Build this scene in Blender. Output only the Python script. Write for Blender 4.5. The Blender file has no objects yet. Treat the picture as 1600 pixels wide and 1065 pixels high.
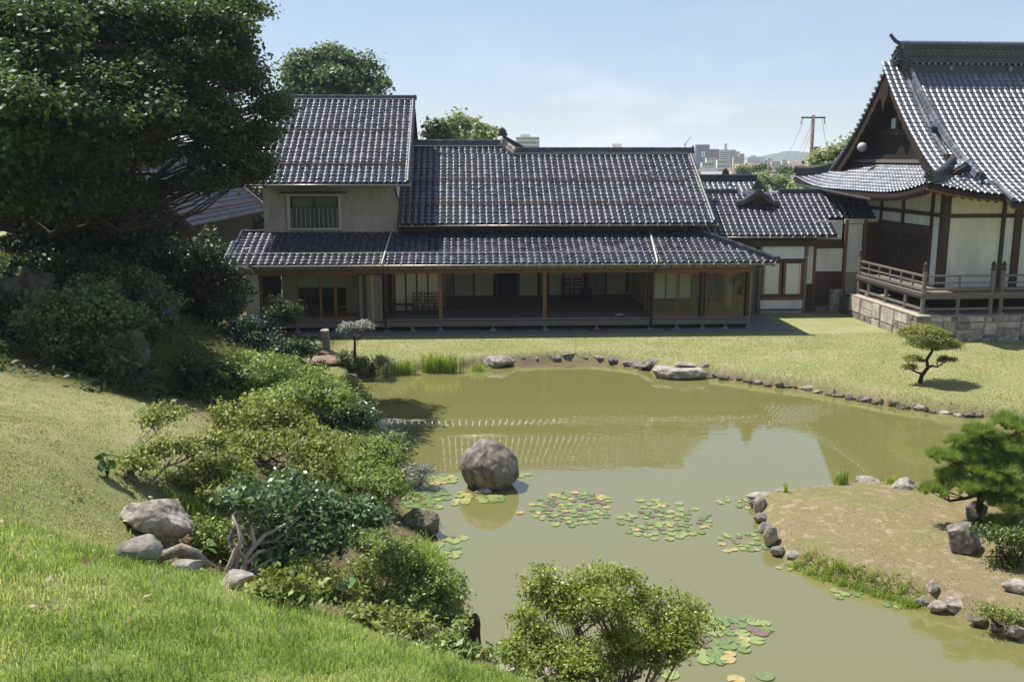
import bpy, bmesh, math, random
import numpy as np
from mathutils import Vector, Matrix, noise

scn = bpy.context.scene
COL = scn.collection
rad = math.radians
random.seed(7)
RNG = np.random.default_rng(11)

# ------------------------------------------------------------------ camera
CAM = Vector((0.0, 0.0, 7.0))
FPX = 1500.0            # focal length in pixels of the 1600 px wide photograph
PITCH = rad(10.83)
cd = bpy.data.cameras.new('camera'); cam = bpy.data.objects.new('camera', cd); COL.objects.link(cam)
cam.location = CAM; cam.rotation_euler = (math.pi/2 - PITCH, 0, 0)
cd.sensor_width = 36.0; cd.lens = 36.0*FPX/1600.0; cd.clip_start = 0.1; cd.clip_end = 20000
scn.camera = cam

# ------------------------------------------------------------------ sky, sun, exposure
SUN = Vector((-0.45, 0.28, 1.0)).normalized()        # direction towards the sun
w = bpy.data.worlds.new('World'); scn.world = w; w.use_nodes = True
nt = w.node_tree; nt.nodes.clear()
sky = nt.nodes.new('ShaderNodeTexSky'); sky.sky_type = 'NISHITA'; sky.sun_disc = False
sky.sun_elevation = math.asin(SUN.z); sky.sun_rotation = math.atan2(SUN.x, SUN.y)
sky.altitude = 20; sky.air_density = 1.0; sky.dust_density = 0.35; sky.ozone_density = 5.0
bg = nt.nodes.new('ShaderNodeBackground'); bg.inputs['Strength'].default_value = 0.085
wo = nt.nodes.new('ShaderNodeOutputWorld')
# thin fair-weather clouds low over the horizon
tc = nt.nodes.new('ShaderNodeTexCoord'); mp = nt.nodes.new('ShaderNodeMapping')
mp.inputs['Scale'].default_value = (1.0, 1.0, 3.2); mp.inputs['Location'].default_value = (0.38, 0.1, 0.07)
nz = nt.nodes.new('ShaderNodeTexNoise'); nz.inputs['Scale'].default_value = 5.0; nz.inputs['Detail'].default_value = 9; nz.inputs['Roughness'].default_value = 0.62
cr = nt.nodes.new('ShaderNodeValToRGB'); cr.color_ramp.elements[0].position = 0.47; cr.color_ramp.elements[1].position = 0.70
sx = nt.nodes.new('ShaderNodeSeparateXYZ')
lowr = nt.nodes.new('ShaderNodeMapRange'); lowr.inputs[1].default_value = 0.02; lowr.inputs[2].default_value = 0.11; lowr.inputs[3].default_value = 0.85; lowr.inputs[4].default_value = 0.10
mul = nt.nodes.new('ShaderNodeMath'); mul.operation = 'MULTIPLY'
mixc = nt.nodes.new('ShaderNodeMix'); mixc.data_type = 'RGBA'
L = nt.links.new
L(tc.outputs['Generated'], mp.inputs['Vector']); L(mp.outputs[0], nz.inputs['Vector']); L(nz.outputs['Fac'], cr.inputs[0])
L(tc.outputs['Generated'], sx.inputs[0]); L(sx.outputs[2], lowr.inputs[0])
L(cr.outputs[0], mul.inputs[0]); L(lowr.outputs[0], mul.inputs[1]); L(mul.outputs[0], mixc.inputs['Factor'])
pale = nt.nodes.new('ShaderNodeMix'); pale.data_type = 'RGBA'; pale.inputs['Factor'].default_value = 0.5; pale.inputs[7].default_value = (3.75, 4.45, 5.75, 1)   # hazy summer sky: paler and more even than the clear model
L(sky.outputs[0], pale.inputs[6]); L(pale.outputs[2], mixc.inputs[6]); mixc.inputs[7].default_value = (7.6, 7.6, 7.7, 1)
L(mixc.outputs[2], bg.inputs[0]); L(bg.outputs[0], wo.inputs[0])
sd = bpy.data.lights.new('sun', 'SUN'); sd.energy = 5.0; sd.angle = rad(0.53); sd.color = (1.0, 0.95, 0.87)
so = bpy.data.objects.new('sun', sd); COL.objects.link(so)
so.rotation_euler = SUN.to_track_quat('Z', 'Y').to_euler(); so.location = (0, 0, 60)
vs = scn.view_settings; vs.view_transform = 'Standard'; vs.look = 'None'; vs.gamma = 1.0; vs.exposure = 0.7; vs.use_curve_mapping = False
try:
    scn.cycles.max_bounces = 8; scn.cycles.transparent_max_bounces = 12; scn.cycles.caustics_reflective = False; scn.cycles.caustics_refractive = False
    scn.cycles.volume_bounces = 1
except Exception: pass

# ------------------------------------------------------------------ picture geometry helpers
CP, SP = math.cos(PITCH), math.sin(PITCH)
def ray(px, py):
    u = (px-800)/FPX; v = (532.5-py)/FPX
    return Vector((u, CP+v*SP, -SP+v*CP))
def on_z(px, py, z=0.0):
    d = ray(px, py); t = (z-CAM.z)/d.z; return CAM+d*t
def on_y(px, py, Y):
    d = ray(px, py); t = (Y-CAM.y)/d.y; return CAM+d*t
class Frame:
    def __init__(s, ox, oy, oz, yaw):
        s.o = Vector((ox, oy, oz)); s.yaw = rad(yaw); c, n = math.cos(s.yaw), math.sin(s.yaw)
        s.ex = Vector((c, n, 0)); s.ey = Vector((-n, c, 0))
    def py(s, px, py, yl):           # hit plane y=yl -> local x,z
        d = ray(px, py); t = (yl-(CAM-s.o).dot(s.ey))/d.dot(s.ey); p = CAM+d*t-s.o
        return p.dot(s.ex), p.z
    def px(s, px, py, xl):           # hit plane x=xl -> local y,z
        d = ray(px, py); t = (xl-(CAM-s.o).dot(s.ex))/d.dot(s.ex); p = CAM+d*t-s.o
        return p.dot(s.ey), p.z
    def w(s, x, y, z): return s.o+s.ex*x+s.ey*y+Vector((0, 0, z))
    def l(s, p): q = Vector(p)-s.o; return Vector((q.dot(s.ex), q.dot(s.ey), q.z))

# ------------------------------------------------------------------ materials
MATS = {}
def mat(name, col, rough=0.7, spec=0.3, var=0.0, scale=8.0, col2=None, bump=0.0, bscale=40.0, metal=0.0, coat=0.0, stretch=(1,1,1), detail=5, ior=None, obj=True, spread=(0.35, 0.68), island=0.0):
    if name in MATS: return MATS[name]
    m = bpy.data.materials.new(name); m.use_nodes = True; MATS[name] = m
    t = m.node_tree; b = t.nodes['Principled BSDF']; k = t.links.new
    b.inputs['Roughness'].default_value = rough; b.inputs['Specular IOR Level'].default_value = spec; b.inputs['Metallic'].default_value = metal
    b.inputs['Coat Weight'].default_value = coat
    if ior: b.inputs['IOR'].default_value = ior
    c = (*col, 1)
    if col2 is None and var > 0: col2 = tuple(x*(1-var) for x in col)
    if col2 is None: b.inputs['Base Color'].default_value = c
    tc = t.nodes.new('ShaderNodeTexCoord'); mp = t.nodes.new('ShaderNodeMapping'); mp.inputs['Scale'].default_value = stretch
    k(tc.outputs['Object'], mp.inputs['Vector'])
    if col2 is not None:
        n = t.nodes.new('ShaderNodeTexNoise'); n.inputs['Scale'].default_value = scale; n.inputs['Detail'].default_value = detail; n.inputs['Roughness'].default_value = 0.65
        r = t.nodes.new('ShaderNodeValToRGB'); r.color_ramp.elements[0].color = (*col2, 1); r.color_ramp.elements[1].color = c
        r.color_ramp.elements[0].position = spread[0]; r.color_ramp.elements[1].position = spread[1]
        k(mp.outputs[0], n.inputs['Vector']); k(n.outputs['Fac'], r.inputs[0])
        out = r.outputs[0]
        if island > 0:
            oi = t.nodes.new('ShaderNodeNewGeometry'); mr = t.nodes.new('ShaderNodeMapRange'); mr.inputs[3].default_value = 1-island; mr.inputs[4].default_value = 1+island
            hs = t.nodes.new('ShaderNodeHueSaturation'); k(oi.outputs['Random Per Island'], mr.inputs[0]); k(mr.outputs[0], hs.inputs['Value']); k(out, hs.inputs['Color']); out = hs.outputs[0]
        k(out, b.inputs['Base Color'])
    if bump > 0:
        n2 = t.nodes.new('ShaderNodeTexNoise'); n2.inputs['Scale'].default_value = bscale; n2.inputs['Detail'].default_value = 6
        bp = t.nodes.new('ShaderNodeBump'); bp.inputs['Strength'].default_value = bump; bp.inputs['Distance'].default_value = 0.02
        k(mp.outputs[0], n2.inputs['Vector']); k(n2.outputs['Fac'], bp.inputs['Height']); k(bp.outputs[0], b.inputs['Normal'])
    return m
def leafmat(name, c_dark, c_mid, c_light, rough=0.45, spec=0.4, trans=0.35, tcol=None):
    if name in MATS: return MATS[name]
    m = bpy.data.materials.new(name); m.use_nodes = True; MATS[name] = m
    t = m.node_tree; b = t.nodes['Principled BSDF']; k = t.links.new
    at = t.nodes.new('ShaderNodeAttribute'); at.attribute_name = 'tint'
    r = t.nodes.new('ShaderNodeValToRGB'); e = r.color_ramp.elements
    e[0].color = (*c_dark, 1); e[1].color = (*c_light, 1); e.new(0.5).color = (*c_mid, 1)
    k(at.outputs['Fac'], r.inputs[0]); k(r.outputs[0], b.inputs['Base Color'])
    b.inputs['Roughness'].default_value = rough; b.inputs['Specular IOR Level'].default_value = spec
    tr = t.nodes.new('ShaderNodeBsdfTranslucent'); mx = t.nodes.new('ShaderNodeMixShader'); mx.inputs[0].default_value = trans
    hs = t.nodes.new('ShaderNodeHueSaturation'); hs.inputs['Hue'].default_value = 0.485; hs.inputs['Saturation'].default_value = 1.15; hs.inputs['Value'].default_value = 1.5
    k(r.outputs[0], hs.inputs['Color']); k(hs.outputs[0], tr.inputs[0])
    k(b.outputs[0], mx.inputs[1]); k(tr.outputs[0], mx.inputs[2]); k(mx.outputs[0], t.nodes['Material Output'].inputs[0])
    return m

TILE = mat('glazed_tile', (0.034, 0.038, 0.060), rough=0.21, spec=0.66, col2=(0.02, 0.02, 0.028), scale=3.0, bump=0.03, bscale=25, island=0.4)
TILE2 = mat('weathered_tile', (0.052, 0.05, 0.05), rough=0.42, spec=0.5, col2=(0.025, 0.025, 0.028), scale=3.0, bump=0.15, bscale=30, island=0.4)
TTILE = mat('temple_tile', (0.20, 0.21, 0.245), rough=0.40, spec=0.6, col2=(0.13, 0.137, 0.16), metal=0.65, scale=2.5, bump=0.04, bscale=25, island=0.3)
def weather(m, lo, hi, sc):
    t = m.node_tree; b = t.nodes['Principled BSDF']; g_ = t.nodes.new('ShaderNodeNewGeometry'); n = t.nodes.new('ShaderNodeTexNoise'); n.inputs['Scale'].default_value = sc; n.inputs['Detail'].default_value = 6
    r = t.nodes.new('ShaderNodeMapRange'); r.inputs[1].default_value = .32; r.inputs[2].default_value = .68; r.inputs[3].default_value = lo; r.inputs[4].default_value = hi
    ad = t.nodes.new('ShaderNodeMath'); ad.operation = 'MULTIPLY_ADD'; ad.inputs[1].default_value = .16; t.links.new(g_.outputs['Random Per Island'], ad.inputs[0]); t.links.new(r.outputs[0], ad.inputs[2])
    t.links.new(g_.outputs['Position'], n.inputs['Vector']); t.links.new(n.outputs['Fac'], r.inputs[0]); t.links.new(ad.outputs[0], b.inputs['Roughness'])
weather(TILE, .15, .34, .7)
ROOFDK = mat('roof_underside', (0.045, 0.03, 0.02), 0.8, 0.2, 0.4, 3)
WOOD = mat('brown_wood', (0.24, 0.115, 0.05), 0.6, 0.3, 0.45, 6, bump=0.2, bscale=30, stretch=(6, 6, 0.6))
WOODD = mat('dark_wood', (0.075, 0.043, 0.026), 0.65, 0.3, 0.5, 6, bump=0.2, bscale=30, stretch=(6, 6, 0.6))
WOODG = mat('weathered_wood', (0.22, 0.19, 0.165), 0.8, 0.2, 0.45, 5, bump=0.25, bscale=30, stretch=(1, 6, 6))
WOODP = mat('pale_wood', (0.33, 0.24, 0.13), 0.6, 0.3, 0.3, 6, stretch=(6, 6, 0.6))
PLAS = mat('cream_plaster', (0.45, 0.405, 0.325), 0.9, 0.1, 0.34, 1.6, bump=0.12, bscale=60, stretch=(1.6, 1.6, .5), detail=9)
PLASW = mat('white_plaster', (0.75, 0.75, 0.73), 0.9, 0.1, 0.24, 1.4, bump=0.06, bscale=60, stretch=(1.6, 1.6, .45), detail=9)
PLASY = mat('bounce_tinted_plaster', (0.70, 0.69, 0.58), 0.9, 0.1, 0.24, 1.2, stretch=(1.6, 1.6, .45), detail=9)  # yellow of bounced light is mixed into this plaster colour
SHOJI = mat('shoji_paper', (0.66, 0.60, 0.42), 0.85, 0.1, 0.1, 2)
TATAMI = mat('tatami_straw', (0.23, 0.185, 0.10), 0.8, 0.2, 0.25, 12, stretch=(1, 12, 1))
PLANKF = mat('veranda_board', (0.17, 0.145, 0.135), 0.5, 0.35, 0.3, 5, stretch=(0.6, 8, 1))
METALG = mat('gutter_metal', (0.30, 0.27, 0.24), 0.35, 0.6, 0.3, 4, metal=0.6)
PIPEL = mat('pale_pipe', (0.52, 0.50, 0.46), 0.4, 0.4)
PIPED = mat('dark_pipe', (0.05, 0.04, 0.035), 0.45, 0.4)
RUST = mat('rusty_iron', (0.20, 0.075, 0.04), 0.75, 0.3, 0.4, 20)
NAVY = mat('navy_cloth', (0.012, 0.02, 0.05), 0.8, 0.2, 0.2, 5)
BLACK = mat('shade_black', (0.012, 0.011, 0.01), 0.9, 0.1)  # near-black colour standing in for the dark of unlit hollows
GRAV = mat('grey_gravel', (0.23, 0.23, 0.235), 0.9, 0.15, 0.45, 26, bump=0.6, bscale=70)
STONE = mat('grey_stone', (0.30, 0.27, 0.24), 0.88, 0.2, col2=(0.10, 0.09, 0.08), scale=5.0, bump=0.9, bscale=14, spread=(.36, .64), detail=10)
STONEW = mat('pale_stone', (0.40, 0.355, 0.31), 0.88, 0.2, col2=(0.17, 0.15, 0.125), scale=5.0, bump=0.9, bscale=14, spread=(.38, .62), detail=10)
STONEB = mat('boulder_stone', (0.27, 0.235, 0.205), 0.88, 0.2, col2=(0.085, 0.072, 0.064), scale=5.0, bump=1.0, bscale=12, stretch=(1, 1, 0.6), spread=(.38, .62), detail=10)
STONED = mat('mossy_stone', (0.17, 0.155, 0.12), 0.9, 0.2, col2=(0.06, 0.07, 0.03), scale=4, bump=0.8, bscale=8)
BASEST = mat('base_stone', (0.52, 0.475, 0.41), 0.88, 0.2, col2=(0.30, 0.265, 0.22), scale=2.2, bump=0.7, bscale=10)
BARK = mat('grey_bark', (0.30, 0.25, 0.20), 0.85, 0.2, 0.55, 14, bump=0.6, bscale=30)
BARKD = mat('dark_bark', (0.075, 0.055, 0.04), 0.9, 0.15, 0.5, 12, bump=0.6, bscale=30)
GLASS = bpy.data.materials.new('window_glass'); GLASS.use_nodes = True
_t = GLASS.node_tree; _t.nodes.clear()
_o = _t.nodes.new('ShaderNodeOutputMaterial'); _g = _t.nodes.new('ShaderNodeBsdfGlossy'); _g.inputs['Roughness'].default_value = 0.02
_tr = _t.nodes.new('ShaderNodeBsdfTransparent'); _tr.inputs[0].default_value = (0.9, 0.93, 0.9, 1)
_fr = _t.nodes.new('ShaderNodeLayerWeight'); _fr.inputs[0].default_value = 0.42
_nz = _t.nodes.new('ShaderNodeTexNoise'); _nz.inputs['Scale'].default_value = 1.3; _bp = _t.nodes.new('ShaderNodeBump'); _bp.inputs['Strength'].default_value = 0.06; _bp.inputs['Distance'].default_value = 0.05
_m = _t.nodes.new('ShaderNodeMixShader')
for a_, b_ in ((_nz.outputs[0], _bp.inputs['Height']), (_bp.outputs[0], _g.inputs['Normal']), (_fr.outputs['Facing'], _m.inputs[0]), (_tr.outputs[0], _m.inputs[1]), (_g.outputs[0], _m.inputs[2]), (_m.outputs[0], _o.inputs[0])): _t.links.new(a_, b_)

# ------------------------------------------------------------------ mesh helpers
class MB:
    def __init__(s): s.v = []; s.f = []
    def add(s, vs, fs):
        n = len(s.v); s.v += [tuple(v) for v in vs]; s.f += [tuple(i+n for i in f) for f in fs]; return s
    def box(s, x0, x1, y0, y1, z0, z1):
        if x0 > x1: x0, x1 = x1, x0
        if z0 > z1: z0, z1 = z1, z0
        return s.add([(x0,y0,z0),(x1,y0,z0),(x1,y1,z0),(x0,y1,z0),(x0,y0,z1),(x1,y0,z1),(x1,y1,z1),(x0,y1,z1)],
                     [(0,3,2,1),(4,5,6,7),(0,1,5,4),(1,2,6,5),(2,3,7,6),(3,0,4,7)])
    def beam(s, a, b, w, h, up=(0,0,1)):
        a, b = Vector(a), Vector(b); d = (b-a).normalized(); sd = d.cross(Vector(up)).normalized(); u = sd.cross(d)
        c = [(-w/2,-h/2),(w/2,-h/2),(w/2,h/2),(-w/2,h/2)]
        return s.add([p+sd*x+u*y for p in (a,b) for x,y in c], [(3,2,1,0),(4,5,6,7),(0,1,5,4),(1,2,6,5),(2,3,7,6),(3,0,4,7)])
    def tube(s, pts, r, n=6, cap=True):
        pts = [Vector(p) for p in pts]; m = len(pts)
        rs = r if isinstance(r, (list, tuple)) else [r]*m
        vs = []; prev = None
        for i, p in enumerate(pts):
            d = (pts[min(i+1,m-1)]-pts[max(i-1,0)]).normalized()
            if prev is None:
                a = Vector((0,0,1)) if abs(d.z) < 0.9 else Vector((1,0,0)); x = d.cross(a).normalized()
            else: x = (prev-d*prev.dot(d)).normalized()
            prev = x; y = d.cross(x)
            for k in range(n):
                th = 2*math.pi*k/n; vs.append(p+(x*math.cos(th)+y*math.sin(th))*rs[i])
        fs = []
        for i in range(m-1):
            for k in range(n):
                k2 = (k+1) % n; fs.append((i*n+k, i*n+k2, (i+1)*n+k2, (i+1)*n+k))
        if cap: fs.append(tuple(range(n))[::-1]); fs.append(tuple((m-1)*n+k for k in range(n)))
        return s.add(vs, fs)
    def prism(s, poly, d):           # planar polygon (3d points) extruded by vector d
        n = len(poly); d = Vector(d); P = [Vector(p) for p in poly]
        return s.add(P+[p+d for p in P], [tuple(range(n))[::-1], tuple(range(n, 2*n))]+[(i, (i+1) % n, n+(i+1) % n, n+i) for i in range(n)])
    def lathe(s, c, prof, n=10):
        vs = []; fs = []
        for r, z in prof:
            for k in range(n):
                th = 2*math.pi*k/n; vs.append((c[0]+r*math.cos(th), c[1]+r*math.sin(th), c[2]+z))
        m = len(prof)
        for i in range(m-1):
            for k in range(n): fs.append((i*n+k, i*n+(k+1) % n, (i+1)*n+(k+1) % n, (i+1)*n+k))
        fs.append(tuple(range(n))[::-1]); fs.append(tuple((m-1)*n+k for k in range(n)))
        return s.add(vs, fs)
    def build(s, name, m, parent=None, smooth=False, fixn=True):
        me = bpy.data.meshes.new(name); me.from_pydata(s.v, [], s.f)
        if fixn:
            bm = bmesh.new(); bm.from_mesh(me); bmesh.ops.recalc_face_normals(bm, faces=bm.faces); bm.to_mesh(me); bm.free()
        if smooth: me.polygons.foreach_set('use_smooth', [True]*len(me.polygons))
        return link(name, me, m, parent)
def link(name, me, m=None, parent=None):
    if m is not None and len(me.materials) == 0: me.materials.append(m)
    o = bpy.data.objects.new(name, me); COL.objects.link(o)
    if parent is not None: o.parent = parent
    return o
def tag(o, label=None, cat=None, group=None, kind=None):
    if label: o['label'] = label
    if cat: o['category'] = cat
    if group: o['group'] = group
    if kind: o['kind'] = kind
    return o
def thing(name, label, cat, loc=(0,0,0), yaw=0.0, group=None):
    o = bpy.data.objects.new(name, None); o.empty_display_size = 0.3; COL.objects.link(o)
    o.location = loc; o.rotation_euler = (0, 0, yaw); return tag(o, label, cat, group)
def bx(name, m, parent, *a): return MB().box(*a).build(name, m, parent, fixn=False)
def np_mesh(name, V, F, m, parent=None, smooth=False, tint=None, mats=None):
    """V (n,3), F (k,c) constant corner count"""
    me = bpy.data.meshes.new(name); c = F.shape[1]
    me.vertices.add(len(V)); me.vertices.foreach_set('co', np.ascontiguousarray(V, dtype=np.float32).ravel())
    me.loops.add(F.size); me.loops.foreach_set('vertex_index', np.ascontiguousarray(F, dtype=np.int32).ravel())
    me.polygons.add(len(F)); me.polygons.foreach_set('loop_start', np.arange(0, F.size, c, dtype=np.int32))
    try: me.polygons.foreach_set('loop_total', np.full(len(F), c, dtype=np.int32))
    except Exception: pass
    me.update(calc_edges=True)
    if smooth: me.polygons.foreach_set('use_smooth', np.ones(len(F), dtype=bool))
    if tint is not None:
        a = me.attributes.new('tint', 'FLOAT', 'FACE'); a.data.foreach_set('value', tint.astype(np.float32))
    return link(name, me, m, parent)

# ------------------------------------------------------------------ terrain
ZW = -0.35
pond_px = [(548,598),(556,586),(600,584),(650,581),(720,577),(745,573),(800,569),(870,565),(920,565),(955,568),(1005,576),(1030,586),(1070,592),(1112,588),(1180,598),(1250,607),(1330,622),(1400,635),(1480,646),(1545,652),(1700,675),(1950,700),
           (1950,830),(1700,800),(1600,788),(1500,779),(1430,772),(1350,764),(1300,768),(1230,772),(1178,780),(1186,812),(1202,848),(1232,880),(1290,905),(1360,925),(1430,945),(1490,962),(1550,985),(1600,1004),(1800,1065),(2000,1120),
           (2000,1180),(1400,1150),(1000,1105),(880,1075),(800,1050),(752,1012),(735,965),(715,910),(690,868),(672,845),(640,815),(628,790),(632,760),(642,738),(615,700),(590,672),(575,650),(560,625)]
POND = np.array([[*on_z(a, b, ZW)[:2]] for a, b in pond_px])
def pond_sd(X, Y):      # >0 outside
    P = np.stack([X, Y], -1); d2 = np.full(X.shape, 1e9); ins = np.zeros(X.shape, bool)
    n = len(POND)
    for i in range(n):
        a = POND[i]; b = POND[(i+1) % n]; e = b-a; q = P-a
        t = np.clip((q@e)/(e@e), 0, 1); r = q-t[..., None]*e; d2 = np.minimum(d2, (r**2).sum(-1))
        c1 = (a[1] <= P[..., 1]) & (b[1] > P[..., 1]) | (b[1] <= P[..., 1]) & (a[1] > P[..., 1])
        dy = b[1]-a[1]
        if abs(dy) > 1e-9:
            xi = a[0]+(P[..., 1]-a[1])/dy*(b[0]-a[0]); ins ^= c1 & (P[..., 0] < xi)
    d = np.sqrt(d2); return np.where(ins, -d, d)
ctl = [(0,0,5.35),(-3,0,5.6),(-8,0,6.1),(-14,2,6.6),(-2.45,4.2,4.54),(.1,5,4.05),(-2.1,7.5,3.4),(-4.4,10,2.85),(-3.7,6.5,4.27),(-5.8,10.5,3.72),(-8.8,16,3.15),(-5.6,15.5,2.7),(-12,10,4.7),(-12,16,4.0),(-7,13.5,3.3),
       (-5.6,19,1.5),(-8.4,22,1.7),(-11.4,24,2.46),(-12.9,24,3.6),(-16,24,5.0),(-18,16,5.5),(-16,32,4),(-10.8,32,1.6),(-10,36,.3),(-14,38,1.2),(-20,30,5),(-22,44,3),(-12,46,.5),
       (-1.35,10.4,1.55),(-3.1,13.3,1.75),(-3.7,16.5,1.2),(-4.5,20,.75),(-5.6,23,.75),(-6.6,27,.55),(-7,30.5,.3),
       (2,6,2.75),(2,8,1.45),(1.3,10.2,0.35),(4,5,2.5),(6,6,1.1),(5,9,.1),(9,8,-.1),(14,8,0),(8,1,3.2),(16,2,2.0),(28,6,1),
       (14,15.5,.2),(20,17,.3),(30,16,.4),(-1,-3,5.6)]
for a, b, z in ((1350,850,.05),(1500,870,.1),(1450,810,.1),(1250,800,-.05),(1300,870,-.05),(1560,930,.05)):
    p = on_z(a, b, z); ctl.append((p.x, p.y, z))
for i in list(range(44, len(pond_px)))+[0]: ctl.append((POND[i][0], POND[i][1], -.2))
for a, b in ((765,650),(1000,650),(1200,700),(900,850),(1000,950),(1250,960)):
    p = on_z(a, b, -.2); ctl.append((p.x, p.y, -.2))
for X in (-7, 0, 6, 12, 18, 25, 32):
    for Y in (34.5, 40, 46, 52): ctl.append((X, Y, 0.0))
ctl += [(12,30,0),(18,27,0),(25,28,0),(32,27,0)]
C = np.array(ctl)
def _phi(r2): return np.where(r2 > 1e-12, 0.5*r2*np.log(np.maximum(r2, 1e-12)), 0)
_n = len(C); A = np.zeros((_n+3, _n+3)); D2 = ((C[:, None, :2]-C[None, :, :2])**2).sum(-1)
A[:_n, :_n] = _phi(D2)+np.eye(_n)*0.15; A[:_n, _n] = 1; A[:_n, _n+1:] = C[:, :2]; A[_n:, :_n] = A[:_n, _n:].T
Wt = np.linalg.solve(A, np.concatenate([C[:, 2], [0, 0, 0]]))
def sst(x, a, b): t = np.clip((x-a)/(b-a), 0, 1); return t*t*(3-2*t)
def height(X, Y):
    X = np.asarray(X, float); Y = np.asarray(Y, float); sh = X.shape; x = X.ravel(); y = Y.ravel()
    xc = np.clip(x, -24, 34); yc = np.clip(y, -4, 53)
    h = np.zeros(len(x))
    for i in range(_n): h += Wt[i]*_phi((xc-C[i, 0])**2+(yc-C[i, 1])**2)
    h += Wt[_n]+Wt[_n+1]*xc+Wt[_n+2]*yc
    h = np.clip(h, -0.3, 8)
    lawn = sst(x, -8.6, -6.8)*sst(y-0.25*np.maximum(0, 8-x)*0-26, 0, 3)*sst(y, 28.2, 30.5+0*y)
    lawn = np.maximum(lawn, sst(x, 9, 11)*sst(y, 24, 25.5))
    h = h*(1-lawn)
    s = pond_sd(x, y)
    edge = sst(s, 0.0, 0.28)
    h = np.where(s > 0, (ZW-0.03)*(1-edge)+np.maximum(h, ZW+0.05)*edge, np.minimum(h, ZW-0.03-0.55*sst(-s, 0, 0.9)))
    und = 0.05*np.sin(x*0.9+1.3)*np.sin(y*0.7)+0.03*np.sin(x*2.1+y*1.7)
    h = h+und*(1-lawn)*sst(s, .3, 1.5)
    dist = np.hypot(x-xc, y-yc); far = sst(dist, 0, 60)
    h = h*(1-far)+(-0.6)*far
    return h.reshape(sh)
def ground_z(x, y): return float(height(np.array([x]), np.array([y]))[0])
def on_ground(px, py, t0=2.0):
    d = ray(px, py); t = np.concatenate([np.arange(t0, 45, .04)]); X = CAM.x+d.x*t; Y = CAM.y+d.y*t; Z = CAM.z+d.z*t
    h = height(X, Y); k = np.argmax(Z <= np.maximum(h, ZW)); return Vector((X[k], Y[k], max(h[k], ZW)))
def stretch(a, b, step, lo, hi):
    core = np.arange(a, b+1e-6, step); out = [core]
    up = []; s = step; v = core[-1]
    while v < hi: s *= 1.35; v += s; up.append(v)
    dn = []; s = step; v = core[0]
    while v > lo: s *= 1.35; v -= s; dn.append(v)
    return np.concatenate([dn[::-1], core, up])
gx = stretch(-15, 19, 0.2, -6000, 6000); gy = stretch(-2, 46, 0.2, -300, 9000)
GX, GY = np.meshgrid(gx, gy); GZ = height(GX, GY)
V = np.stack([GX, GY, GZ], -1).reshape(-1, 3); nx, ny = len(gx), len(gy)
idx = np.arange(nx*ny).reshape(ny, nx)
F = np.stack([idx[:-1, :-1], idx[:-1, 1:], idx[1:, 1:], idx[1:, :-1]], -1).reshape(-1, 4)
# edge of the foreground grass above the shrub bank (world polyline X as a function of Y)
def edge_x(Y): return np.interp(Y, [-5, 0, 3, 5, 7.5, 10, 12, 14, 16, 18, 20], [3, 2.2, 1.2, .2, -2.0, -4.3, -4.6, -4.8, -5.2, -6.0, -7.5])
def zones(x, y):
    s = pond_sd(x, y); e = edge_x(y)
    bank = sst(x-e, -0.1, .35)*(1-sst(y, 29, 31))*(1-sst(x, 6, 8))
    pen = sst(x, 2.5, 3.5)*(1-sst(y, 22.5, 24))*sst(y, 9, 11)
    lush = (1-sst(y+0.35*(x+4), 5.0, 12.5))*(1-bank)
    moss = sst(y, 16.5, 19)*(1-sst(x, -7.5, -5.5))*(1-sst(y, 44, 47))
    shore = (1-sst(s, .08, .28))*sst(y, 24, 26)*.95
    return lush, np.maximum(np.maximum(bank, 0)*(1-pen), shore), moss*(1-bank), pen
zl, zb, zm, zp = zones(V[:, 0], V[:, 1])
GM = bpy.data.materials.new('ground_grass'); GM.use_nodes = True
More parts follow.
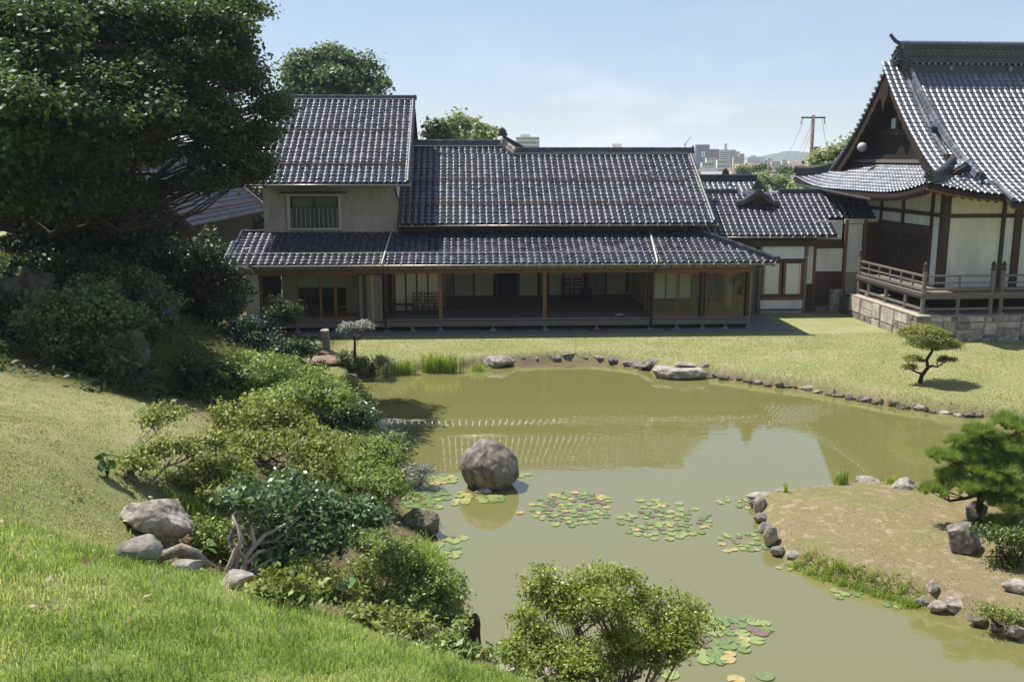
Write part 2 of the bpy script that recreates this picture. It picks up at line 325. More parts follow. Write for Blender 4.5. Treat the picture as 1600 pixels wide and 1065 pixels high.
def ground_material(m):
    t = m.node_tree; b = t.nodes['Principled BSDF']; k = t.links.new; b.inputs['Roughness'].default_value = 0.95; b.inputs['Specular IOR Level'].default_value = 0.1
    tc = t.nodes.new('ShaderNodeTexCoord')
    def nz(sc, det=6, ro=0.65):
        n = t.nodes.new('ShaderNodeTexNoise'); n.inputs['Scale'].default_value = sc; n.inputs['Detail'].default_value = det; n.inputs['Roughness'].default_value = ro; k(tc.outputs['Object'], n.inputs['Vector']); return n.outputs['Fac']
    def ramp(f, *st):
        r = t.nodes.new('ShaderNodeValToRGB'); e = r.color_ramp.elements
        e[0].position = st[0][0]; e[0].color = (*st[0][1], 1); e[1].position = st[-1][0]; e[1].color = (*st[-1][1], 1)
        for p, c in st[1:-1]: e.new(p).color = (*c, 1)
        k(f, r.inputs[0]); return r.outputs[0]
    def mix(f, a, b_):
        x = t.nodes.new('ShaderNodeMix'); x.data_type = 'RGBA'; k(f, x.inputs['Factor']); k(a, x.inputs[6]); k(b_, x.inputs[7]); return x.outputs[2]
    big, mid, fine = nz(0.55, 4), nz(4.0, 8, 0.75), nz(26, 8, 0.8)
    lawnc = ramp(mid, (.3, (.18, .20, .085)), (.5, (.25, .255, .12)), (.7, (.34, .315, .18)))
    lawnb = ramp(big, (.35, (.16, .21, .07)), (.5, (.25, .26, .11)), (.65, (.36, .32, .19)))
    x = t.nodes.new('ShaderNodeMix'); x.data_type = 'RGBA'; x.inputs['Factor'].default_value = 0.45; k(lawnc, x.inputs[6]); k(lawnb, x.inputs[7]); lawn = x.outputs[2]
    lush = ramp(mid, (.3, (.11, .17, .04)), (.55, (.19, .25, .07)), (.72, (.32, .29, .14)))
    soil = ramp(mid, (.3, (.10, .07, .045)), (.5, (.19, .14, .09)), (.62, (.15, .15, .05)), (.75, (.27, .21, .13)))
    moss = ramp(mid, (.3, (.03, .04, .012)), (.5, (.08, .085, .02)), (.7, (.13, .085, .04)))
    pen0 = ramp(mid, (.3, (.15, .115, .06)), (.42, (.25, .195, .13)), (.50, (.19, .165, .075)), (.58, (.29, .225, .155)), (.72, (.40, .325, .25)))
    pen1 = ramp(mid, (.3, (.12, .13, .04)), (.55, (.20, .19, .075)), (.72, (.28, .23, .13)))
    pen = mix(ramp(big, (.48, (0, 0, 0)), (.66, (1, 1, 1))), pen0, pen1)
    at = t.nodes.new('ShaderNodeAttribute'); at.attribute_name = 'zone'; sp = t.nodes.new('ShaderNodeSeparateColor'); k(at.outputs['Color'], sp.inputs[0])
    at2 = t.nodes.new('ShaderNodeAttribute'); at2.attribute_name = 'spit'
    def warped(f):
        a = t.nodes.new('ShaderNodeMath'); a.operation = 'ADD'; c = t.nodes.new('ShaderNodeMath'); c.operation = 'MULTIPLY_ADD'; c.inputs[1].default_value = 0.7; c.inputs[2].default_value = -0.35
        k(mid, c.inputs[0]); k(f, a.inputs[0]); k(c.outputs[0], a.inputs[1]); a.use_clamp = True; return a.outputs[0]
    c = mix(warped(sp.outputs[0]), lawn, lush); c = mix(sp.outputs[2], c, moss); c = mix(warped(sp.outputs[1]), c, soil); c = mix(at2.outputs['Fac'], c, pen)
    br = t.nodes.new('ShaderNodeMapRange'); br.inputs[1].default_value = .25; br.inputs[2].default_value = .75; br.inputs[3].default_value = .78; br.inputs[4].default_value = 1.2; k(fine, br.inputs[0])
    hs = t.nodes.new('ShaderNodeHueSaturation'); k(br.outputs[0], hs.inputs['Value']); k(c, hs.inputs['Color']); k(hs.outputs[0], b.inputs['Base Color'])
    bp = t.nodes.new('ShaderNodeBump'); bp.inputs['Strength'].default_value = 0.7; bp.inputs['Distance'].default_value = 0.05; k(fine, bp.inputs['Height']); k(bp.outputs[0], b.inputs['Normal'])
ground_material(GM)
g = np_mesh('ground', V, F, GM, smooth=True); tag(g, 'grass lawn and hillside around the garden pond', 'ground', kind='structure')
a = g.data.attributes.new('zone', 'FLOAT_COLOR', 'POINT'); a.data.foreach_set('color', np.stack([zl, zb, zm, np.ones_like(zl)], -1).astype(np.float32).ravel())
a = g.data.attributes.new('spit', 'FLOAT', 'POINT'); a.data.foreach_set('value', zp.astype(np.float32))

# ------------------------------------------------------------------ pond water
WM = bpy.data.materials.new('murky_water'); WM.use_nodes = True
t = WM.node_tree; b = t.nodes['Principled BSDF']
b.inputs['Base Color'].default_value = (0.152, 0.146, 0.052, 1); b.inputs['Roughness'].default_value = 0.018; b.inputs['IOR'].default_value = 2.0; b.inputs['Specular IOR Level'].default_value = 0.5
tcn = t.nodes.new('ShaderNodeTexCoord'); mpn = t.nodes.new('ShaderNodeMapping'); mpn.inputs['Scale'].default_value = (1.0, 1.6, 1)
n1 = t.nodes.new('ShaderNodeTexNoise'); n1.inputs['Scale'].default_value = 2.6; n1.inputs['Detail'].default_value = 3
n0 = t.nodes.new('ShaderNodeTexNoise'); n0.inputs['Scale'].default_value = 0.22; n0.inputs['Detail'].default_value = 2
mr = t.nodes.new('ShaderNodeMapRange'); mr.inputs[1].default_value = .4; mr.inputs[2].default_value = .65; mr.inputs[3].default_value = .02; mr.inputs[4].default_value = .12
bp = t.nodes.new('ShaderNodeBump'); bp.inputs['Distance'].default_value = 0.03
t.links.new(tcn.outputs['Object'], mpn.inputs[0]); t.links.new(mpn.outputs[0], n1.inputs['Vector']); t.links.new(tcn.outputs['Object'], n0.inputs['Vector'])
t.links.new(n0.outputs[0], mr.inputs[0]); t.links.new(mr.outputs[0], bp.inputs['Strength']); t.links.new(n1.outputs[0], bp.inputs['Height']); t.links.new(bp.outputs[0], b.inputs['Normal'])
wv = [(-9,33.5),(-9,9),(34,9),(34,33.5)]
o = MB().add([(x, y, ZW) for x, y in wv], [(0,1,2,3)]).build('pond_water', WM, fixn=True); tag(o, 'murky green garden pond water', 'pond', kind='structure')
if o.data.polygons[0].normal.z < 0: o.data.flip_normals()

# ------------------------------------------------------------------ roof tiles
TW, TE = 0.28, 0.27
def tile_arrays():
    xs = np.array([-.02, .05, .14, .30, .50, .70, .86, .95, 1.0])*TW; zs = np.array([.0, .030, .055, .070, .072, .062, .042, .016, -.004])
    V = []; F = []
    n = len(xs)
    for x, z in zip(xs, zs): V.append((x, 0, z+.014))
    for x, z in zip(xs, zs): V.append((x, .016, z+.028))
    for x, z in zip(xs, zs): V.append((x, .06, z+.030))
    for x, z in zip(xs, zs): V.append((x, TE*1.12, z-.002))
    for x, z in zip(xs, zs): V.append((x, 0.0, z+.016))
    for x, z in zip(xs, zs): V.append((x, 0.004, z-.012))
    for r in range(3):
        for i in range(n-1): F.append((r*n+i, r*n+i+1, (r+1)*n+i+1, (r+1)*n+i))
    for i in range(n-1): F.append((5*n+i, 5*n+i+1, 4*n+i+1, 4*n+i))
    return np.array(V), np.array(F)
TV, TF = tile_arrays()
def tile_mesh(m):
    key = 'roof_tile_'+m.name
    if key in bpy.data.meshes: return bpy.data.meshes[key]
    me = bpy.data.meshes.new(key); me.from_pydata(TV.tolist(), [], TF.tolist()); me.materials.append(m)
    me.polygons.foreach_set('use_smooth', [True]*len(TF)); return me
def flat_frames(O, U, S, wid, length, keep=None):
    U = Vector(U).normalized(); S = Vector(S).normalized(); N = U.cross(S); O = Vector(O)
    nc = max(1, round(wid/TW)); nr = max(1, round(length/TE)); kx = wid/nc/TW; ky = length/nr/TE; out = []
    for r in range(nr):
        for c in range(nc):
            a = (c+.5)*wid/nc; bq = (r+.5)*length/nr
            if keep and not keep(a, bq): continue
            jit = (random.random()-.5)*0.010; ra = random.gauss(0, .012); rb_ = random.gauss(0, .012); U2 = (U+S*ra+N*random.gauss(0, .010)).normalized(); S2_ = (S-U*ra+N*rb_).normalized(); N2 = U2.cross(S2_)
            out.append((O+U*(c*wid/nc)+S*(r*length/nr+random.gauss(0, .004))+N*(jit+.004), U2*kx, S2_*ky, N2))
    return out
def emit_tiles(root, groups, m, limit=300):
    """groups: [(deck object, frames in root space)]; the largest in view as objects, the rest joined"""
    M = root.matrix_basis if root else Matrix()
    loc = Matrix.Translation(root.location) @ Matrix.Rotation(root.rotation_euler.z, 4, 'Z')
    allf = []
    for dk, fr in groups:
        for f in fr:
            p = loc @ f[0]; n = loc.to_3x3() @ f[3]; q = CAM-p; d = q.length
            pc = p-CAM; u = pc.x/max(1e-3, pc.y)
            vis = abs(u) < 0.55 and n.dot(q) > 0
            allf.append((n.dot(q.normalized())/d/d if vis else -1, dk, f))
    allf.sort(key=lambda a: -a[0])
    me = tile_mesh(m)
    for s, dk, f in allf[:limit]:
        o = bpy.data.objects.new('roof_tile', me); COL.objects.link(o); o.parent = dk
        o.matrix_basis = Matrix(((f[1].x, f[2].x, f[3].x, f[0].x), (f[1].y, f[2].y, f[3].y, f[0].y), (f[1].z, f[2].z, f[3].z, f[0].z), (0, 0, 0, 1)))
    rest = allf[limit:]
    if rest:
        B = np.array([[[*f[1]], [*f[2]], [*f[3]]] for _, _, f in rest]); T = np.array([[*f[0]] for _, _, f in rest])
        V = np.einsum('vk,nkc->nvc', TV, B)+T[:, None, :]
        F = TF[None]+(np.arange(len(rest))*len(TV))[:, None, None]
        o = np_mesh('roof_tiles', V.reshape(-1, 3), F.reshape(-1, 4), m, root, smooth=True); o['kind'] = 'stuff'
def deck(name, m, parent, quads, th=0.09):
    """roof boards below the tiles: list of quads (local), thickness downwards"""
    mb = MB()
    for q in quads: mb.prism([Vector(p) for p in q], (0, 0, -th))
    return mb.build(name, m, parent)
def ridge(parent, a, b, wdt, hgt, m=TILE, cap=0.09, line=True, name='ridge', deep=0.2):
    """stacked flat ridge tiles with a round cap; a,b the ridge line at roof surface"""
    a, b = Vector(a), Vector(b); up = Vector((0, 0, 1)); d = (b-a).normalized()
    mb = MB(); n = max(2, int(hgt/0.075)); 
    mb.beam(a-up*deep/2, b-up*deep/2, wdt*.9, deep)
    for i in range(n):
        w_ = wdt*(1.0-0.28*i/n); z0 = hgt*i/n; zz = hgt*(i+.5)/n
        mb.beam(a+up*zz+d*0.004*i, b+up*zz-d*0.004*i, w_ if i % 2 == 0 else w_-.05, hgt/n-.004)
    r = mb.build(name, m, parent)
    Ln = (b-a).length; k = max(1, round(Ln/0.30)); cm = MB()
    for i in range(k):
        p0 = a+(b-a)*(i/k)+up*(hgt+.01); p1 = a+(b-a)*((i+1)/k)+up*(hgt+.01)
        cm.tube([p0, p0+(p1-p0)*.88, p0+(p1-p0)*.89, p1], [cap, cap, cap*1.14, cap*1.14], 8)
    cm.build('ridge_cap', m, r, smooth=False)
    return r
def ornament(parent, p, s, m=TILE, ax=(1, 0, 0), name='ridge_end_ornament'):
    """demon-tile ornament: shield with side curls, boss and horn; faces along ax"""
    ax = Vector(ax).normalized(); sd = Vector((0, 0, 1)).cross(ax).normalized(); p = Vector(p); up = Vector((0, 0, 1))
    prof = [(-.55,-.35),(-.72,-.1),(-.5,.02),(-.58,.25),(-.36,.3),(-.34,.58),(-.14,.62),(0,.86),(.14,.62),(.34,.58),(.36,.3),(.58,.25),(.5,.02),(.72,-.1),(.55,-.35)]
    mb = MB(); mb.prism([p+sd*(x*s)+up*(z*s)+ax*(-.1*s) for x, z in prof], ax*.26*s)
    for x, z, r in ((0,.12,.2),(-.48,-.1,.13),(.48,-.1,.13),(-.34,.3,.11),(.34,.3,.11),(0,.5,.13),(-.2,-.2,.1),(.2,-.2,.1)):
        c = p+sd*(x*s)+up*(z*s); mb.tube([c+ax*(.1*s), c+ax*(.26*s), c+ax*(.30*s)], [r*s, r*s*.9, r*s*.45], 8)
    return mb.build(name, m, parent)
def gutter(parent, a, b, r=0.06, m=METALG, step=0.5):
    a, b = Vector(a), Vector(b); g_ = MB().tube([a, b], r, 8).build('gutter', m, parent, smooth=True)
    n = int((b-a).length/step); mb = None
    for i in range(n+1):
        p = a+(b-a)*(i/n); k = MB().box(p.x-.012, p.x+.012, p.y-.075, p.y+.12, p.z-.03, p.z+.078)
        k.build('gutter_bracket', PIPEL, g_, fixn=False)

# ------------------------------------------------------------------ main house
HF = Frame(1.34, 39.0, 0.0, 3.0)
house = thing('main_house', 'long tiled wooden house with an open veranda facing the pond', 'house', HF.o, HF.yaw)
def hx(px, py, yl): return HF.py(px, py, yl)
ZF = 0.50
XL = hx(400, 470, 0)[0]; XR = hx(1170, 470, 0)[0]
px_post = [603, 688, 851, 1015, 1097, 1168]
# floors
fl = bx('veranda_floor', PLANKF, house, XL, XR, 0.02, 1.9, ZF-.09, ZF-.012)
nb = 14
for i in range(nb):
    y0 = 0.02+1.88*i/nb; bx('floor_board', PLANKF, fl, XL, XR, y0+.004, y0+1.88/nb-.004, ZF-.01, ZF)
fb = bx('tatami_floor', WOODD, house, XL, XR, 1.9, 6.3, ZF-.09, ZF-.03)
x = XL+.1; j = 0
while x < XR-1:
    for y0 in ((1.95, 2.85, 4.65, 5.55)):
        if y0 in (2.85,): bx('tatami_mat', TATAMI, fb, x+.012, x+.90-.012, y0+.012, y0+1.8-.012, ZF-.03, ZF+.006); bx('tatami_mat', TATAMI, fb, x+.912, x+1.8-.012, y0+.012, y0+1.8-.012, ZF-.03, ZF+.006)
        else: bx('tatami_mat', TATAMI, fb, x+.012, x+1.8-.012, y0+.012, y0+.72 if y0 > 5 else y0+.888, ZF-.03, ZF+.006)
    x += 1.8
bx('edge_beam', WOODG, house, XL, XR, -.09, .018, ZF-.30, ZF-.095)
bx('edge_rail', WOODG, house, XL, XR, -.07, .016, ZF-.06, ZF+.02)
for p in px_post+[405, 465, 524, 645, 770, 932, 1057, 1133]:
    x = hx(p, 510, 0)[0]; st = MB().box(x-.06, x+.06, -.06, .05, .07, ZF-.30).build('floor_stilt', WOODG, house)
    MB().lathe((x, 0, -.02), [(.16, 0), (.15, .06), (.11, .088)], 8).build('footing_stone', STONE, st)
bx('crawl_space_shade_sheet', BLACK, house, XL, XR, 1.2, 1.3, -.05, ZF-.1)  # dark sheet painted in place of the shade below the floor
# posts and beams of the front
ZB = hx(851, 426, 0)[1]
for p in px_post:
    x = hx(p, 460, 0)[0]; bx('post', WOOD if p in (688, 851) else WOODD, house, x-.075, x+.075, -.07, .075, ZF+.022, ZB)
bx('eave_beam', WOOD, house, XL-.6, XR+.1, -.08, .08, ZB, ZB+.14)
bx('upper_wall', PLAS, house, XL-.5, XR, .0, .06, ZB+.143, ZB+.62)
# left end plaster wall, glazed doors and shutter box
x0 = hx(384, 470, 0)[0]; x1 = hx(406, 470, 0)[0]
bx('end_wall', PLAS, house, x0, x1, -.05, .12, .12, ZB-.003)
bx('end_wall', PLAS, house, x0, x0+.12, .122, 6.3, .12, 3.4)
bx('end_wall', PLAS, house, XR-.02, XR+.10, .08, 6.3, .05, 3.3)
bx('back_wall', PLAS, house, XL, XR, 6.3, 6.42, .1, 3.6)
bx('ceiling', WOODD, house, x0, XR+.1, .1, 6.3, 2.72, 2.78)
def sliding_door(xa, xb, za, zb, y, frame, pane, rails=(), stiles=(), fw=.05, name='glass_door'):
    d = MB(); d.box(xa, xa+fw, y, y+.035, za, zb).box(xb-fw, xb, y, y+.035, za, zb).box(xa+fw, xb-fw, y, y+.035, za, za+.09).box(xa+fw, xb-fw, y, y+.035, zb-.06, zb)
    for r in rails: d.box(xa+fw, xb-fw, y+.004, y+.031, za+(zb-za)*r-.018, za+(zb-za)*r+.018)
    for r in stiles: d.box(xa+(xb-xa)*r-.012, xa+(xb-xa)*r+.012, y+.006, y+.028, za+.09, zb-.06)
    o = d.build(name, frame, house)
    edges = [0.0]+list(rails)+[1.0]
    for i in range(len(edges)-1):
        z0 = za+(zb-za)*edges[i]+(.09 if i == 0 else .018); z1 = za+(zb-za)*edges[i+1]-(.06 if i == len(edges)-2 else .018)
        bx('pane', pane, o, xa+fw+.001, xb-fw-.001, y+.015, y+.020, z0+.001, z1-.001)
    return o
dl = [408, 464, 501, 524, 559]
for i in range(4):
    xa = hx(dl[i], 460, 0)[0]; xb = hx(dl[i+1], 460, 0)[0]; sliding_door(xa+.004, xb-.004, ZF+.025, ZB-.01, -.03+(.04 if i % 2 else 0), WOOD, GLASS, rails=(.27,) if i == 3 else ())
xa = hx(561, 460, 0)[0]; xb = hx(598, 460, 0)[0]
sb = bx('shutter_box', WOODD, house, xa, xb, -.12, .05, ZF-.05, ZB-.02)
for i in range(6):
    q0 = xa+(xb-xa)*i/6; bx('board', [WOODG, WOODD, WOODG, WOODP, WOODG, WOODG][i], sb, q0+.008, q0+(xb-xa)/6-.008, -.135-.008*(i % 2), -.122, ZF-.06, ZB-.03)
# inner screens behind the left doors
for i, (a_, b_, up_) in enumerate(((412, 440, 0), (441, 463, 0), (466, 500, 1), (502, 524, 1), (526, 541, 1), (541, 560, 0))):
    q0 = hx(a_, 460, 1.6)[0]; q1 = hx(b_, 460, 1.6)[0]
    bx('inner_screen', SHOJI if i != 0 else WOODD, house, q0, q1, 1.6, 1.64, 1.62 if up_ else ZF+.01, 2.70)
bx('low_table', WOODD, house, hx(470, 480, 2.2)[0], hx(520, 480, 2.2)[0], 1.8, 2.6, ZF+.34, ZF+.40)
bx('partition_wall', WOODD, house, hx(600, 460, 0)[0]-.04, hx(600, 460, 0)[0]+.04, .08, 6.3, ZF+.008, 2.72)
# shoji screens behind the first bay, with lattice
def screen(px0, px1, y, z0, z1, n, m=SHOJI, name='shoji_screen', lattice=True, yy=None):
    xa = hx(px0, 460, y)[0]; xb = hx(px1, 460, y)[0]
    for i in range(n):
        a_ = xa+(xb-xa)*i/n; b_ = xa+(xb-xa)*(i+1)/n
        d = MB().box(a_, a_+.035, y, y+.03, z0, z1).box(b_-.035, b_, y, y+.03, z0, z1).box(a_+.035, b_-.035, y, y+.03, z0, z0+.05).box(a_+.035, b_-.035, y, y+.03, z1-.045, z1)
        o = d.build(name, WOODD, house); bx('paper', m, o, a_+.036, b_-.036, y+.012, y+.018, z0+.051, z1-.046)
screen(617, 686, 1.86, ZF+.01, 2.2, 4)
bx('lintel', WOODD, house, hx(606, 460, 1.86)[0], hx(690, 460, 1.86)[0], 1.84, 1.92, 2.21, 2.32)
bx('inner_post', WOOD, house, hx(612, 460, 1.8)[0], hx(617, 460, 1.8)[0], 1.8, 1.92, ZF+.01, 2.2)
bx('inner_post', WOOD, house, hx(690, 460, 1.8)[0], hx(697, 460, 1.8)[0], 1.8, 1.92, ZF+.01, 2.72)
# back of the large open room
for a_, b_, m_ in ((709,740,SHOJI),(741,772,SHOJI),(811,841,SHOJI),(857,880,SHOJI),(881,912,SHOJI),(918,946,PLAS),(947,979,SHOJI)):
    screen(a_, b_, 6.2, ZF+.01, 2.05, 1, m_, 'sliding_screen')
    screen(a_, b_, 6.2, 2.10, 2.68, 1, PLAS, 'transom')
screen(981, 1003, 6.2, ZF+.01, 2.68, 2, SHOJI, 'lattice_screen')
bx('door_curtain', NAVY, house, hx(777, 440, 6.1)[0], hx(809, 440, 6.1)[0], 6.1, 6.13, ZF+.02, 2.65)
for p in (774, 843, 855, 915): bx('inner_post', WOODD, house, hx(p, 440, 6.1)[0]-.05, hx(p, 440, 6.1)[0]+.05, 6.08, 6.19, ZF+.01, 2.7)
bx('inner_post', WOOD, house, hx(1007, 460, 1.8)[0], hx(1011, 460, 1.8)[0], 1.8, 1.92, ZF+.01, 2.7)
bx('partition_wall', SHOJI, house, hx(1013, 460, 1.9)[0], hx(1013, 460, 1.9)[0]+.06, 1.93, 6.1, ZF+.01, 2.7)
# right glazed bays
for a_, b_ in ((1021, 1057), (1058, 1092), (1102, 1133), (1134, 1163)):
    sliding_door(hx(a_, 460, 0)[0], hx(b_, 460, 0)[0], ZF+.025, ZB-.01, -.02+(.04 if a_ in (1058, 1134) else 0), WOOD, GLASS, rails=() if a_ < 1100 else (.30,), fw=.045)
screen(1020, 1080, 1.86, ZF+.45, 2.2, 3)
bx('dado', WOODD, house, hx(1016, 460, 1.86)[0], hx(1086, 460, 1.86)[0], 1.84, 1.92, ZF+.01, ZF+.44)
bx('inner_post', WOOD, house, hx(1081, 460, 1.8)[0], hx(1088, 460, 1.8)[0], 1.8, 1.92, ZF+.01, 2.7)
screen(1130, 1163, 1.86, ZF+.01, 2.3, 2)
# veranda roof (lower roof) with a hip on the right
YE, ZE = -0.85, 2.80; YT, ZT = 1.95, 3.84
eL = hx(343, 418, YE)[0]; eR = hx(1214, 410, YE)[0]; tL = eL+.35; run = YT-YE; tR = eR-run
slope = Vector((0, YT-YE, ZT-ZE)).normalized(); SL = (Vector((0, YT-YE, ZT-ZE))).length
vr = deck('veranda_roof', ROOFDK, house, [[(eL+.03, YE+.04, ZE), (eR-.05, YE+.04, ZE), (tR, YT, ZT), (tL, YT, ZT)], [(eR-.05, YE+.05, ZE), (eR-.05, 6.0, ZE), (tR, 6.0, ZT), (tR, YT+.01, ZT)]])
f1 = flat_frames((eL, YE, ZE+.01), (1,0,0), slope, eR-eL, SL, keep=lambda a, b: b < SL and (eL+a) < eR-run*b/SL+.05 and a > .35*b/SL-.1)
s2 = Vector((-run, 0, ZT-ZE)).normalized()
f2 = flat_frames((eR, YE, ZE+.01), (0,1,0), s2, 6.8, SL, keep=lambda a, b: a > run*b/SL+.05)
ridge(vr, (eR-.05, YE+.05, ZE+.07), (tR-.1, YT+.1, ZT+.1), .24, .12, cap=.085, name='hip_ridge')
ridge(vr, (eL+.28, YE+.3, ZE+.12), (tL+.0, YT, ZT+.05), .18, .06, cap=.08, name='verge_ridge')
ornament(vr, (eR+.02, YE-.02, ZE+.16), .22, ax=(.7, -.7, 0))
ridge(vr, (tL+.02, YT-.02, ZT), (hx(413, 360, YT)[0], YT-.02, ZT), .2, .10, cap=.07, name='top_ridge')
gutter(vr, (eL+.05, YE-.06, ZE-.02), (eR-.1, YE-.06, ZE-.02), .045)
n = int((eR-eL)/.46)
for i in range(n):
    x = eL+.2+i*(eR-eL-.4)/n; MB().beam((x, YE+.06, ZE-.13), (x, .3, ZE-.13+(1.1)*.36), .05, .06).build('rafter', WOODD, vr, fixn=False)
MB().tube([Vector((eL+.2, YE, ZE))+slope*.82+Vector((0, -.02, .15)), Vector((eR-1.1, YE, ZE))+slope*.82+Vector((0, -.02, .15))], .013, 5).build('snow_wire', PIPEL, vr)
# main roof: lower right section and taller left section
MYE, MZE = 1.5, 4.22; ms = Vector((0, 5.0, 2.93)); msn = ms.normalized(); mL = hx(621, 330, 1.95)[0]+.02; mR = hx(1121, 350, MYE)[0]
xa_ = hx(785, 232, 6.9)[0]; xb_ = hx(801, 245, 6.6)[0]
LB = 5.72; LA = 6.42
def mp_(x, s): return Vector((x, MYE, MZE))+msn*s
mrf = deck('main_roof', ROOFDK, house, [[mp_(mL, 0), mp_(mR-.05, 0), mp_(mR-.05, LB), mp_(mL, LB)], [mp_(mL, LB+.01), mp_(xa_, LB+.01), mp_(xa_-.05, LA), mp_(mL, LA)],
     [mp_(mL, LA), mp_(xa_-.05, LA), (xa_-.05, 13, 4.6), (mL, 13, 4.6)], [mp_(xa_-.04, LB), mp_(mR-.05, LB), (mR-.05, 13, 4.2), (xa_-.04, 13, 4.2)]], th=.12)
f3 = flat_frames(mp_(mL, 0), (1,0,0), msn, mR-mL, LB)
f4 = flat_frames(mp_(mL, LB), (1,0,0), msn, xa_-mL+.4, LA-LB, keep=lambda a, b: a < xa_-mL+.55-.8*b/(LA-LB))
rA = ridge(mrf, mp_(mL, LA)+Vector((0, 0, -.02)), mp_(xa_-.1, LA)+Vector((0, 0, -.02)), .34, .26)
ridge(mrf, mp_(xb_, LB)+Vector((0, 0, -.02)), mp_(mR-.05, LB)+Vector((0, 0, -.02)), .34, .26)
for a_, b_, L_ in ((mL, xa_-.1, LA), (xb_, mR-.05, LB)):
    q = mp_(0, L_); bx('plaster_line', PLASW, mrf, a_, b_, q.y-.185, q.y-.17, q.z+.045, q.z+.075)
ridge(mrf, mp_(xa_-.02, LA)+Vector((0, 0, .14)), mp_(xb_+.12, LB-.02)+Vector((0, -.15, .02)), .30, .20, m=STONEW, cap=.085, name='hip_ridge')
ridge(mrf, mp_(xa_+.02, LA)+Vector((0, 0.05, .24)), mp_(xb_+.62, LB+.5)+Vector((0, .5, -.22)), .26, .22, cap=.10, name='hip_ridge')
ornament(mrf, mp_(xa_+.0, LA)+Vector((0, -.1, .62)), .36, ax=(.25, -1, 0))
ornament(mrf, mp_(mR-.0, LB)+Vector((0, 0, .16)), .30, ax=(1, -.1, 0))
ridge(mrf, mp_(mR-.12, 0.05)+Vector((0, 0, .05)), mp_(mR-.12, LB)+Vector((0, 0, .05)), .16, .04, m=TILE2, cap=.075, name='verge_ridge')
gutter(mrf, (mL+.1, MYE-.06, MZE-.04), (mR, MYE-.06, MZE-.04), .04)
for s_ in (1.45, 3.35):
    p = mp_(0, s_)+Vector((0, -.02, .15)); MB().tube([(mL+.2, p.y, p.z+.02), (mR-.6, p.y, p.z+.02)], .034, 6).build('snow_guard', RUST, mrf)
bx('eave_wall', WOODD, house, mL, mR-.5, YT+.03, YT+.13, ZT-.4, MZE+.2)
MB().prism([(mR-.55, YT+.13, 3.3), (mR-.55, 6.45, 7.0), (mR-.55, 12.5, 4.2), (mR-.55, 12.5, .0), (mR-.55, 6.45, 0), (mR-.55, 6.45, 3.3)], (.1, 0, 0)).build('gable_wall', PLAS, house)
# two-storey block
tx0 = hx(412, 330, 1.95)[0]; tx1 = hx(621, 330, 1.95)[0]; UYE = .92; UZE = 5.93
us = Vector((0, 6.2, 3.66)); usn = us.normalized(); uR = hx(641, 286, UYE)[0]; uL = hx(372, 286, UYE)[0]; UL = us.length
def up_(x, s): return Vector((x, UYE, UZE))+usn*s
urf = deck('upper_roof', ROOFDK, house, [[up_(uL, 0.04), up_(uR-.04, 0.04), up_(uR-.04, UL), up_(uL, UL)], [up_(uL, UL), up_(uR-.04, UL), (uR-.04, 13.3, 5.93), (uL, 13.3, 5.93)]], th=.12)
f5 = flat_frames(up_(uL, 0), (1,0,0), usn, uR-uL, UL)
ridge(urf, up_(uL, UL)+Vector((0, 0, -.02)), up_(uR-.02, UL)+Vector((0, 0, -.02)), .34, .16, cap=.08)
q = up_(0, UL); bx('plaster_line', PLASW, urf, uL, uR-.02, q.y-.185, q.y-.17, q.z+.03, q.z+.07)
ornament(urf, up_(uR+.0, UL)+Vector((0, 0, .08)), .2, ax=(1, 0, 0))
ridge(urf, up_(uR-.10, 0.02)+Vector((0, 0, .05)), up_(uR-.10, UL)+Vector((0, 0, .05)), .14, .03, m=TILE2, cap=.07, name='verge_ridge')
gutter(urf, (uL+.1, UYE-.06, UZE-.05), (uR, UYE-.06, UZE-.05), .045)
for s_ in (1.25, 4.1):
    p = up_(0, s_)+Vector((0, -.02, .15)); MB().tube([(uL+.3, p.y, p.z+.02), (uR-.25, p.y, p.z+.02)], .034, 6).build('snow_guard', RUST, urf)
wz0 = 3.5
wx0 = hx(449, 330, 1.95)[0]; wx1 = hx(534, 330, 1.95)[0]; wz1 = hx(490, 303, 1.95)[1]; wzb = hx(490, 359, 1.95)[1]
bw = MB(); bw.box(tx0, wx0, 1.95, 2.07, wz0, 6.35); bw.box(wx1, tx1, 1.95, 2.07, wz0, 6.35); bw.box(wx0, wx1, 1.95, 2.07, wz0, wzb); bw.box(wx0, wx1, 1.95, 2.07, wz1, 6.35)
bw.build('upper_front_wall', PLAS, house)
MB().prism([(tx1, 2.072, 3.5), (tx1, 2.072, 6.3), (tx1, 7.1, 9.3), (tx1, 12.3, 6.3), (tx1, 12.3, 0), (tx1, 6.5, 0), (tx1, 6.5, 3.5)], (-.12, 0, 0)).build('upper_side_wall', PLASW, house)
MB().prism([(tx0, 2.072, 3.5), (tx0, 2.072, 6.3), (tx0, 7.1, 9.3), (tx0, 12.3, 6.3), (tx0, 12.3, 0), (tx0, 6.5, 0), (tx0, 6.5, 3.5)], (.12, 0, 0)).build('upper_side_wall', PLAS, house)
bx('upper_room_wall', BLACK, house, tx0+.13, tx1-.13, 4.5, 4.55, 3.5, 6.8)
win = MB().box(wx0, wx0+.13, 1.86, 2.04, wzb, wz1).box(wx1-.13, wx1, 1.86, 2.04, wzb, wz1).box(wx0+.13, wx1-.13, 1.86, 2.04, wzb, wzb+.08).box(wx0+.13, wx1-.13, 1.86, 2.04, wz1-.09, wz1).build('upper_window', mat('pale_frame', (.52, .47, .38), .7, .2, .2, 6), house)
bx('hood', WOODD, win, wx0-.25, wx1+.22, 1.6, 1.945, wz1+.04, wz1+.09)
xm = (wx0+wx1)/2
